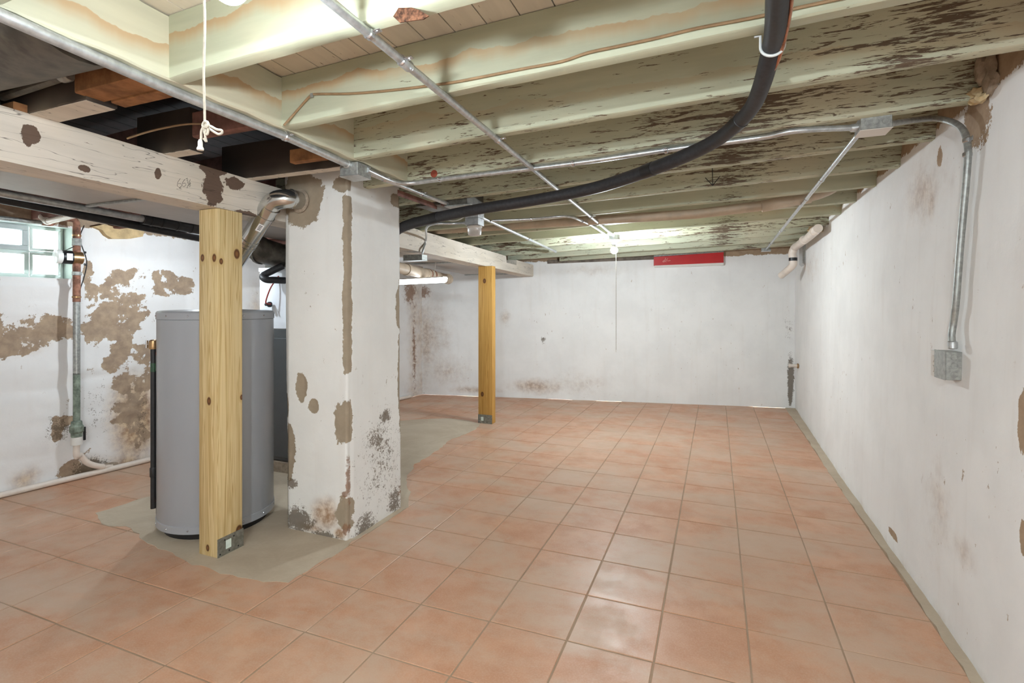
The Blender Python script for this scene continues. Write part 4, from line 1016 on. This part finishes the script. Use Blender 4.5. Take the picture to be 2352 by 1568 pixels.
# pull cords
dz_ = .925
ctop = Vector((-.862, .662, zj(-.86, .66) - .055)); cb_ = at_d(470, 290, dz_)
cd = empty('pull_cord', (cb_.x, cb_.y, at_d(470, 345, dz_).z), 'knotted white cotton pull cord hanging at upper left', 'cord')
def P_(x, y, dd=0.): return at_d(x, y, dz_ + dd)
pts = [ctop] + [P_(469 + (1.2 * math.sin(y / 35)), y) for y in range(0, 281, 28)]
mb = MB(); mb.tube(pts, .0021, 8)
mb.build('cord', 'cord', cd)
kn_ = smooth_path([P_(471, 278), P_(478, 284, -.004), P_(474, 292, -.005), P_(466, 290, .003), P_(468, 282, .004), P_(476, 280, -.003), P_(480, 288, 0)], 5)
MB().tube(kn_, .0024, 7).build('knot', 'cord', cd)
lp1 = smooth_path([P_(472, 286), P_(484, 290, -.003), P_(497, 297, -.004), P_(508, 299, -.004), P_(510, 305, -.002), P_(502, 308, 0), P_(492, 303, .002), P_(481, 296, .002), P_(474, 290, 0)], 5)
MB().tube(lp1, .0022, 7).build('cord_loop', 'cord', cd)
lp2 = smooth_path([P_(472, 288), P_(478, 297, -.003), P_(476, 308, -.003), P_(470, 306, .002), P_(470, 295, .002), P_(474, 288, 0)], 5)
MB().tube(lp2, .0022, 7).build('cord_loop', 'cord', cd)
MB().tube(smooth_path([P_(470, 288), P_(463, 300, .002), P_(462, 315, .002), P_(461, 332, 0)], 5), .0022, 7).build('cord_tail', 'cord', cd)
MB().tube(smooth_path([P_(474, 292), P_(471, 310), P_(474, 325), P_(468, 318)], 5), .002, 7).build('cord_tail', 'cord', cd)
MB().lathe([(.0025, .016), (.004, .012), (.004, .004), (.006, 0), (.0055, -.003), (.001, -.003)], P_(460, 341), seg=12).build('cord_bell', 'white_plastic', cd)
b2 = Vector((LAMP2.x + .022, LAMP2.y - .02, zj(LAMP2.x, LAMP2.y) - .075))
o = MB().tube([b2, b2 - Vector((0, 0, .3)), Vector((b2.x, b2.y, .876))], .0022, 6).build('pull_cord', 'cord'); tag(o, 'thin straight pull cord hanging below the far bulb', 'cord')
MB().lathe([(.003, .01), (.005, 0), (.003, -.012), (.0005, -.014)], (b2.x, b2.y, .876), seg=10).build('cord_bead', 'white_plastic', o)

# ------------------------------------------------------------------ insulated line set, cables
hz = [(1790, -60, 2.045, .0275), (1786, 0, 2.04, .0275), (1782, 60, 2.035, .0275), (1774, 105, 2.03, .0275), (1764, 145, 2.01, .0272), (1748, 200, 1.985, .0265), (1728, 245, 1.97, .0262), (1695, 282, 1.962, .027), (1645, 322, 1.955, .028), (1580, 355, 1.945, .03), (1490, 391, 1.93, .031), (1390, 425, 1.915, .031),
      (1300, 446, 1.90, .0305), (1200, 464, 1.885, .031), (1100, 480, 1.87, .0315), (1000, 500, 1.853, .033), (930, 519, 1.838, .034)]
hp = [at_z(x, y, z) for x, y, z, _ in hz]; hr = [q[3] for q in hz]
hp += [Vector((-2.15, 3.05, 1.80)), Vector((-2.40, 3.12, 1.70)), Vector((-2.68, 3.2, 1.68))]; hr += [.034, .034, .034]
path, rad = smooth_path(hp, 5, hr)
root = empty('insulated_hose', hp[3], 'thick black insulated line hanging under the joists across the room', 'hose')
MB().tube(path, rad, 16).build('foam_sleeve', 'rubber', root)
for (i, w_) in ((7, .02), (10, .012), (15, .006)):
    c = hp[i]; d = (hp[i + 1] - hp[i - 1]).normalized(); rr = hr[i]
    MB().tube([c - d * .03, c - d * .029, c + d * .029, c + d * .03], [rr, rr + .0018, rr + .0018, rr], 16).build('tape_wrap', 'black_plastic', root)
c = hp[3]; d = (hp[4] - hp[2]).normalized(); rr = .0275
ring = []; up = Vector((0, 0, 1)); sx = d.cross(up).normalized(); uz = sx.cross(d).normalized()
for k in range(15):
    a = PI * (-.02 + 1.04 * k / 14); ring.append(c + sx * (-math.cos(a)) * (rr + .003) - uz * math.sin(a) * (rr + .003))
lead = ring[0] + Vector((0, 0, .03))
mb = MB(); mb.tube([lead + (ring[0] - c).normalized() * .016, lead] + ring + [ring[-1] + Vector((0, 0, .025))], .004, 8)
mb.build('pipe_clamp', 'clamp_white', root)
for k, (xo, rr) in enumerate(((0, .0042), (7, .0028))):
    cp = [at_z(1822 - xo, -40, 2.04), at_z(1818 - xo, 10, 2.035), at_z(1812 - xo, 50, 2.03), at_z(1802 - xo * .7, 95, 2.02), at_z(1788 - xo * .3, 140, 2.0), at_z(1775, 165, 1.99)]
    o = MB().tube(smooth_path(cp, 5), rr, 8).build('copper_line', 'copper', root)
jf = JB[2] - .0565
cp = [at_j(652, 288, -.01), at_y(668, 270, jf - .005), at_y(690, 245, jf), at_y(712, 221, jf - .004), at_y(725, 216, jf)] + [at_y(x, y, jf) for x, y in ((800, 215), (880, 209), (960, 200), (1040, 189), (1110, 176), (1200, 158), (1290, 141), (1350, 121), (1420, 106), (1500, 89), (1600, 65), (1680, 50), (1760, 34), (1850, 14), (1960, -10), (2100, -45))]
o = MB().tube(smooth_path(cp, 4), .0045, 8).build('cable', 'cable_tan'); tag(o, 'thin tan cable strung along the face of the second joist', 'cable')
mb = MB(); q = at_y(716, 219, jf - .004); mb.box(q - Vector((.006, .004, .008)), q + Vector((.006, .004, .008)), .001); mb.build('cable_staple', 'galv_dull', o)
cp = [at_x(648, 292, -1.66), at_x(575, 294, -1.85), at_x(500, 287, -1.95), at_x(430, 285, -2.05), at_x(350, 300, -2.2), at_x(292, 318, -2.33)]
o = MB().tube(smooth_path(cp, 5), .004, 6).build('cable', 'cable_tan'); tag(o, 'dim tan cable sagging through the dark opening behind the cord', 'cable')
# loose wires near the jar lamp
a = lc + Vector((-.05, -.03, -.03)); o = MB().tube(smooth_path([a, a + Vector((-.10, .02, -.03)), a + Vector((-.22, .05, -.005)), a + Vector((-.32, .1, .03))], 5), .004, 6).build('wire', 'wire_white'); tag(o, 'white loose wire looping left of the jar lamp box', 'wire')

# ------------------------------------------------------------------ beige drain pipe between the joists
yp = 4.12
bp = empty('ceiling_pipe', at_y(1180, 517, yp), 'long beige drain pipe running between the seventh and eighth joists', 'pipe')
P0, P1, P2, P3 = at_y(1010, 528, yp), at_y(1600, 491, yp), at_y(1770, 470, yp), at_y(1862, 452, yp)
MB().tube([P0 - (P1 - P0) * .2, P0, P1, P2], .037, 16).build('pipe_run', 'pvc_beige', bp)
MB().tube([P2 - Vector((.06, 0, .008)), P3], .043, 16).build('coupling', 'pvc_beige', bp)
MB().tube(smooth_path([P3 - Vector((.02, 0, 0)), P3 + Vector((.06, 0, .02)), P3 + Vector((.14, .02, .06)), P3 + Vector((.18, .04, .12))], 5), .037, 16).build('elbow', 'pvc_beige', bp)
# corner pipe at the back right
cp = [at_d(1885, 524, 4.5), at_d(1862, 545, 5.0), at_d(1830, 568, 5.65)]
cpp = empty('corner_pipe', cp[2], 'pale elbowed waste pipe in the upper far right corner', 'pipe')
off = Vector((-.02, 0, 0)); cp = [p + off for p in cp]
MB().tube(cp, .038, 16).build('pipe_run', 'pvc_white', cpp)
e = cp[2]; MB().tube(smooth_path([e + (cp[1] - e) * .15, e, e + Vector((-.02, .03, -.06)), e + Vector((-.012, .035, -.11))], 5), .040, 16).build('elbow', 'pvc_white', cpp)
t2 = e + Vector((-.012, .035, -.11)); MB().tube([t2, t2 + Vector((.0, .0, -.035))], .043, 16).build('rubber_coupling', 'black_plastic', cpp)
MB().tube(smooth_path([t2 + Vector((0, 0, -.03)), t2 + Vector((0, .01, -.08)), t2 + Vector((-.05, .12, -.14)), t2 + Vector((-.09, .24, -.18))], 5), .039, 16).build('elbow', 'pvc_white', cpp)
mb = MB()
for q in (.12, .55): c = cp[0].lerp(cp[2], q); d = (cp[2] - cp[0]).normalized() * .012; MB().tube([c - d, c + d], .043, 16).build('hub', 'pvc_white', cpp)
pq = at_rw(1846, 588, .0); o = MB().box((pq.x - .03, pq.y - .16, pq.z - .11), (pq.x + .02, pq.y + .14, pq.z + .13), .02).build('wall_panel', 'galv'); tag(o, 'pale grey metal panel on the wall behind the corner pipe', 'panel')
o = MB().blob(at_rw(1874, 527, .06), (.06, .05, .035), 2, .3, 3).blob(at_rw(1868, 523, .09), (.04, .05, .03), 2, .3, 4).build('insulation_foam', 'foam'); tag(o, 'yellowish foam wad above the corner pipe', 'foam')

# spray foam and broken mortar where joists enter the right wall
fo = MB(); rnd = random.Random(2)
for (px, py, r_) in ((2222, 195, .022), (2228, 205, .02), (2235, 222, .026), (2242, 212, .022), (2250, 226, .022), (2238, 232, .018)):
    fo.blob(at_rw(px, py, .03), (r_, r_ * 1.1, r_ * .8), 2, .3, px)
fo = fo.build('spray_foam', 'foam'); tag(fo, 'lumpy cream spray foam at the end of the third joist', 'foam')
mo = MB().blob(at_rw(2262, 165, .01), (.03, .06, .055), 3, .3, 8).blob(at_rw(2275, 190, .01), (.02, .04, .04), 2, .3, 9).build('mortar_lump', 'mortar'); tag(mo, 'broken brown mortar lump high on the right wall', 'mortar')

# ------------------------------------------------------------------ duct boot between joists by the chimney
c = at_j(1070, 460, -.0); x0, x1 = c.x - .36, c.x + .03; y1 = JB[5] + .16; y0 = JB[5] + .005
db = empty('duct_boot', (x1 - .2, (y0 + y1) / 2, c.z), 'dark sheet metal duct boot under the joists right of the chimney', 'duct')
zc = zj(x1, y1)
MB().box((x1 - .15, y0, zc - .035), (x1, y1 + .1, zc + .12), .003).build('boot', 'dark_duct', db)
MB().box((x0, y0 + .01, zc - .02), (x1 - .15, y1 + .08, zc + .10), .003).build('duct_run', 'dark_duct', db)
MB().box((x1 - .19, y0 - .006, zc - .03), (x1 - .145, y0 + .03, zc + .11), .002).build('wood_block', 'brown_wood', db)
MB().box((x1 - .16, y0 - .01, zc - .042), (x1 + .03, y1 + .12, zc - .034), .001).build('flange', 'galv_dull', db)
a, b = at_j(918, 440, -.01), at_j(1000, 470, -.01)
o = MB().obox((a + b) / 2 + Vector((0, 0, -.01)), b - a, (0, .05, 0), (0, 0, .035), .003).build('blocking', 'brown_wood'); tag(o, 'small wooden blocking strip between chimney top and duct boot', 'wood block')

# ------------------------------------------------------------------ red panel on the back wall
a, b = at_bw(1502, 600, .05), at_bw(1662, 590, .05); u = (b - a); ul = Vector((u.x, u.y, 0)).normalized(); L = Vector((u.x, u.y, 0)).length
zt, zb_ = at_bw(1502, 590, .05).z, at_bw(1502, 614.5, .05).z; zt2, zb2 = at_bw(1662, 579, .05).z, at_bw(1662, 609, .05).z
rd = empty('red_panel', (a + b) / 2, 'red painted board with white lower strip high on the back wall', 'panel')
nrm = Vector((ul.y, -ul.x, 0))
def quad_slab(name, pts4, th, mat, par): return MB().prism(pts4, nrm * -th).build(name, mat, par, smooth=False)
A = Vector((a.x, a.y, 0)); Bv = Vector((b.x, b.y, 0))
zm, zm2 = zb_ + .028, zb2 + .034
quad_slab('red_face', [A + Vector((0, 0, zm)), Bv + Vector((0, 0, zm2)), Bv + Vector((0, 0, zt2)), A + Vector((0, 0, zt))], .05, 'red_paint', rd)
quad_slab('white_strip', [A + Vector((0, 0, zb_)) + ul * .01, Bv + Vector((0, 0, zb2)), Bv + Vector((0, 0, zm2)), A + Vector((0, 0, zm)) + ul * .01], .045, 'white_paint', rd)
mb = MB(); mb.obox((A + Bv) / 2 + Vector((0, 0, (zt + zt2) / 2 + .012)) + nrm * -.02, u.normalized() * L * 1.004 + Vector((0, 0, 0)), nrm * .055, (0, 0, .02), .002); mb.build('metal_edge', 'galv_dull', rd)
mk = MB()
for ch in ([(1522, 601), (1526, 597), (1528, 600), (1523, 602)], [(1529, 592), (1527, 600), (1531, 601)], [(1534, 593), (1530, 598), (1535, 599), (1540, 598)], [(1511, 587), (1516, 589)]):
    mk.tube([at_bw(x, y, .0515) for x, y in ch], .003, 4)
mk.build('scratches', 'scratch', rd)
# timber sill on top of the back wall
p0, p1 = at_bw(1258, 604, .0), at_bw(1505, 594, .0)
o = MB().obox((p0 + p1) / 2 + Vector((0, .03, .015)), Vector((p1.x - p0.x, p1.y - p0.y, p1.z - p0.z)), (0, .10, 0), (0, 0, .05), .004).build('sill_beam', 'sill'); tag(o, 'grey timber sill on the back wall left of the red panel', 'beam')

# stub tap on the right wall near the corner
c = at_rw(1825, 833, -.0)
c = at_bw(1826, 833, .0); c = Vector((.90, 7.28, c.z)); tp = empty('pipe_stub', c, 'short white capped pipe stub low in the far right corner', 'pipe')
cx = rw_x(c.y, c.z)
MB().tube([(cx + .02, c.y - .25, c.z), (cx - .10, c.y - .25, c.z)], .02, 12).build('stub', 'pvc_white', tp)
MB().tube([(cx - .085, c.y - .25, c.z), (cx - .11, c.y - .25, c.z)], .025, 12).build('cap', 'pvc_white', tp)
MB().tube([(cx - .005, c.y - .25, c.z), (cx - .02, c.y - .25, c.z)], .03, 12).build('escutcheon', 'brass', tp)

# ------------------------------------------------------------------ window
win = empty('window_1', lwp((WY0 + WY1) / 2, WZ0, -.10), 'glass block window', 'window'); 
del win['category']; win['kind'] = 'structure'
t_ = Vector((LW1, 1, 0)).normalized(); nn = Vector((1, -LW1, 0)).normalized(); zz = Vector((0, 0, 1))
bs = .19; yR = WY1 - .012; G = .008
def wbox(name, y0, y1, z0, z1, off, th, mat, par, bev=.004):
    c = lwp((y0 + y1) / 2, (z0 + z1) / 2, off); return MB().obox(c, t_ * (y1 - y0), nn * th, zz * (z1 - z0), bev).build(name, mat, par)
OFF = -.13
wz0 = WZ0 + .004
for k in range(7):
    y1 = yR - k * (bs + .004) - G; y0 = y1 - bs + G
    if y0 < WY0: break
    for rowi in (0, 1):
        if rowi == 1 and k in (1, 2): continue
        z0 = wz0 + rowi * (bs - .002) + G; z1 = z0 + bs - 2 * G
        c = lwp((y0 + y1) / 2, (z0 + z1) / 2, OFF)
        gb_ = MB().obox(c, t_ * (y1 - y0), nn * .07, zz * (z1 - z0), .012).build('glass_block', 'glass_block', win)
        ins = .018
        mb = MB()
        for (ya, yb2, za, zb3) in ((y0, y1, z0, z0 + ins), (y0, y1, z1 - ins, z1), (y0, y0 + ins, z0 + ins, z1 - ins), (y1 - ins, y1, z0 + ins, z1 - ins)):
            mb.obox(lwp((ya + yb2) / 2, (za + zb3) / 2, OFF + .034), t_ * (yb2 - ya), nn * .008, zz * (zb3 - za), .002)
        mb.build('block_rim', 'window_frame', gb_)
mb = MB()
zmid = wz0 + bs - .002
mb.obox(lwp((WY0 + WY1) / 2, zmid, OFF), t_ * (WY1 - WY0), nn * .06, zz * .012)
for k in range(8):
    y = yR - k * (bs + .004)
    if y > WY0: mb.obox(lwp(y, (WZ0 + WZ1) / 2, OFF), t_ * .014, nn * .06, zz * (WZ1 - WZ0))
mb.obox(lwp((WY0 + WY1) / 2, WZ0 + .004, OFF), t_ * (WY1 - WY0), nn * .065, zz * .016); mb.obox(lwp((WY0 + WY1) / 2, WZ1 - .003, OFF), t_ * (WY1 - WY0), nn * .065, zz * .014)
mb.build('window_mortar', 'window_frame', win)
# hinged vent in the upper row
vy1 = yR - (bs + .004) - .004; vy0 = vy1 - 2 * bs + .0; vz0 = zmid + .004; vz1 = WZ1 - .006
vf = MB(); fw_ = .034
for (ya, yb2, za, zb3) in ((vy0, vy1, vz0, vz0 + fw_), (vy0, vy1, vz1 - fw_, vz1), (vy0, vy0 + fw_, vz0 + fw_, vz1 - fw_), (vy1 - fw_, vy1, vz0 + fw_, vz1 - fw_)):
    vf.obox(lwp((ya + yb2) / 2, (za + zb3) / 2, OFF + .02), t_ * (yb2 - ya), nn * .06, zz * (zb3 - za), .004)
vf = vf.build('vent_frame', 'vent_frame', win)
def frost():
    t = NT('frosted_pane'); tr = t.n.new('ShaderNodeBsdfTranslucent'); tr.inputs[0].default_value = (.92, .96, .98, 1)
    t.link(tr.outputs[0], t.n['Material Output'].inputs['Surface']); return t.m
M['frost'] = frost()
MB().obox(lwp((vy0 + vy1) / 2, (vz0 + vz1) / 2, OFF + .01), t_ * (vy1 - vy0 - 2 * fw_), nn * .006, zz * (vz1 - vz0 - 2 * fw_)).build('pane', 'frost', vf, smooth=False)
# stone at the head of the left wall
pts = [(215, 520), (235, 528), (245, 540), (258, 548), (300, 548), (328, 543), (332, 530), (320, 526), (270, 522), (240, 515)]
o = MB().prism([at_lw(x, y, .055) for x, y in pts], (-.10, 0, 0)).build('wall_stone', 'stone', smooth=False); o.name = 'wall_stone'
tag(o, 'bare tan stone at the top of the window wall', 'stone')

# ------------------------------------------------------------------ water main on the left wall
OFFP = .10
def lp_(x, y, o_=OFFP): return at_lw(x, y, o_)
xm = lp_(176, 700); ztop = lp_(178, 530).z; zv = lp_(174, 975).z
MAIN = Vector((xm.x, xm.y, 0))
wm = empty('water_main', (MAIN.x, MAIN.y, .4), 'rusty and green upright water main with meter beside the glass block window', 'pipe')
def vz(z): return Vector((MAIN.x, MAIN.y, z))
zA, zB, zC, zD = lp_(176, 520).z, lp_(176, 690).z, lp_(174, 860).z, lp_(173, 985).z
MB().tube([vz(zB - .01), vz(zA)], .024, 14).build('rusty_pipe', 'rust', wm)
MB().tube([vz(zC), vz(zB)], .022, 14).build('grey_pipe', 'galv_dull', wm)
MB().tube([vz(zD), vz(zC + .01)], .022, 14).build('green_pipe', 'verdigris', wm)
for z in (lp_(176, 560).z, lp_(176, 628).z, lp_(176, 552).z): MB().lathe([(.026, -.014), (.031, -.012), (.031, .012), (.026, .014)], vz(z), seg=8).build('union_nut', 'galv_dull', wm)
for py in (541, 682): MB().lathe([(.024, -.006), (.028, -.006), (.028, .006), (.024, .006)], vz(lp_(176, py).z), seg=14).build('ground_clamp', 'brass', wm)
mtr_z = lp_(176, 592).z; pd = -t_      # the meter register points along the wall towards the window
mt = MB().lathe([(.03, -.045), (.046, -.04), (.048, .0), (.046, .03), (.03, .035)], vz(mtr_z) , t_, 20).build('meter_body', 'brass', wm)
MB().lathe([(.047, .03), (.05, .032), (.05, .09), (.046, .095)], vz(mtr_z), pd, 20).build('meter_register', 'black_plastic', mt)
MB().lathe([(.044, .09), (.05, .094), (.05, .125), (.04, .13)], vz(mtr_z), pd, 20).build('meter_cap', 'porcelain', mt)
MB().obox(vz(mtr_z) + pd * .06 + nn * .0505 , pd * .035, nn * .0015, zz * .05).build('meter_label', 'label_white', mt, smooth=False)
for s_ in (-1, 1): MB().lathe([(.001, 0), (.009, 0), (.009, .012), (.001, .014)], vz(mtr_z + .045 * s_) + t_ * .045, t_, 6).build('bolt', 'black_plastic', mt)
# top elbow and run above the window
zt_ = zA + .02
q = fillet([vz(zA - .02), vz(zt_ + .03), Vector((MAIN.x, MAIN.y, zt_ + .03)) - t_ * .11], .04)
MB().tube(q, .021, 12).build('top_elbow', 'rust', wm)
q0 = Vector((MAIN.x, MAIN.y, zt_ + .03)) - t_ * .11; q1 = q0 - zz * .05
MB().tube(fillet([q0, q0 - t_ * .03, q1 - t_ * .03, q1 - t_ * .09], .02), .019, 12).build('offset_fitting', 'rust', wm)
MB().tube([q1 - t_ * .08, q1 - t_ * 1.1], .015, 12).build('branch_pipe', 'galv_dull', wm)
# valve at the foot
zv = lp_(174, 985).z
MB().lathe([(.026, -.06), (.036, -.055), (.036, -.03), (.044, -.02), (.044, .02), (.036, .03), (.034, .055), (.026, .06)], vz(zv), seg=8).build('ball_valve', 'verdigris', wm)
lv = vz(zv - .02) + t_ * .04 + nn * .02
MB().obox(lv + Vector((0, 0, -.02)), t_ * .016, nn * .008, zz * .10, .002).build('valve_lever', 'black_plastic', wm)
MB().lathe([(.03, -.03), (.034, -.028), (.034, .028), (.03, .03)], vz(zv - .088), seg=16).build('white_union', 'white_plastic', wm)
zl = lp_(205, 1066).z
pts = [vz(zv - .10), vz(zv - .2), lp_(184, 1045, .07), lp_(200, 1062, .06), lp_(225, 1070, .06), lp_(255, 1071, .03)]
MB().tube(smooth_path(pts, 6), .021, 14).build('white_bend', 'pvc_white', wm)
MB().tube([lp_(236, 1071, .05), lp_(266, 1066, .0)], .022, 14).build('grey_end', 'mortar', wm)
# black signal wire beside the main
pts = [lp_(193, 518, .05), lp_(183, 545, .09), lp_(188, 565, .10), lp_(197, 590, .10), lp_(199, 610, .10), lp_(192, 640, .10), lp_(184, 665, .11), lp_(181, 690, .11), lp_(180, 718, .10)]
o = MB().tube(smooth_path(pts, 5), .0038, 6).build('wire', 'wire_black'); tag(o, 'black wire hanging in a curve beside the water meter', 'wire')
pts = [lp_(170, 566, .11), lp_(155, 573, .13), lp_(146, 578, .14), lp_(146, 588, .14)]
o = MB().tube(smooth_path(pts, 5), .003, 6).build('wire', 'wire_black'); tag(o, 'thin dark wire looping from the pipe onto the meter cap', 'wire')
# white pipe stub over the window
p0, p1 = lp_(108, 509, .16), lp_(172, 494, .5)
o = MB().tube([p0, p1], .02, 12).build('white_pipe', 'pvc_white'); tag(o, 'short white pipe under the joists above the glass block window', 'pipe')
MB().tube(fillet([p0 + (p1 - p0) * .06, p0, p0 + Vector((-.06, 0, .04))], .03), .023, 12).build('elbow', 'pvc_white', o)
# white pipe lying along the foot of the left wall
pts = []
for y in np.linspace(-.5, 6.2, 14): pts.append(Vector((LW0 + LW1 * y + .045 + .006 * math.sin(y * 3), y, .022)))
o = MB().tube(pts, .0205, 14).build('floor_pipe', 'pvc_white'); tag(o, 'white pipe lying on the floor along the window wall', 'pipe')
for k in (4, 8): d = (pts[k + 1] - pts[k]).normalized() * .03; MB().tube([pts[k] - d, pts[k] + d], .0225, 14).build('coupling', 'pvc_white', o)
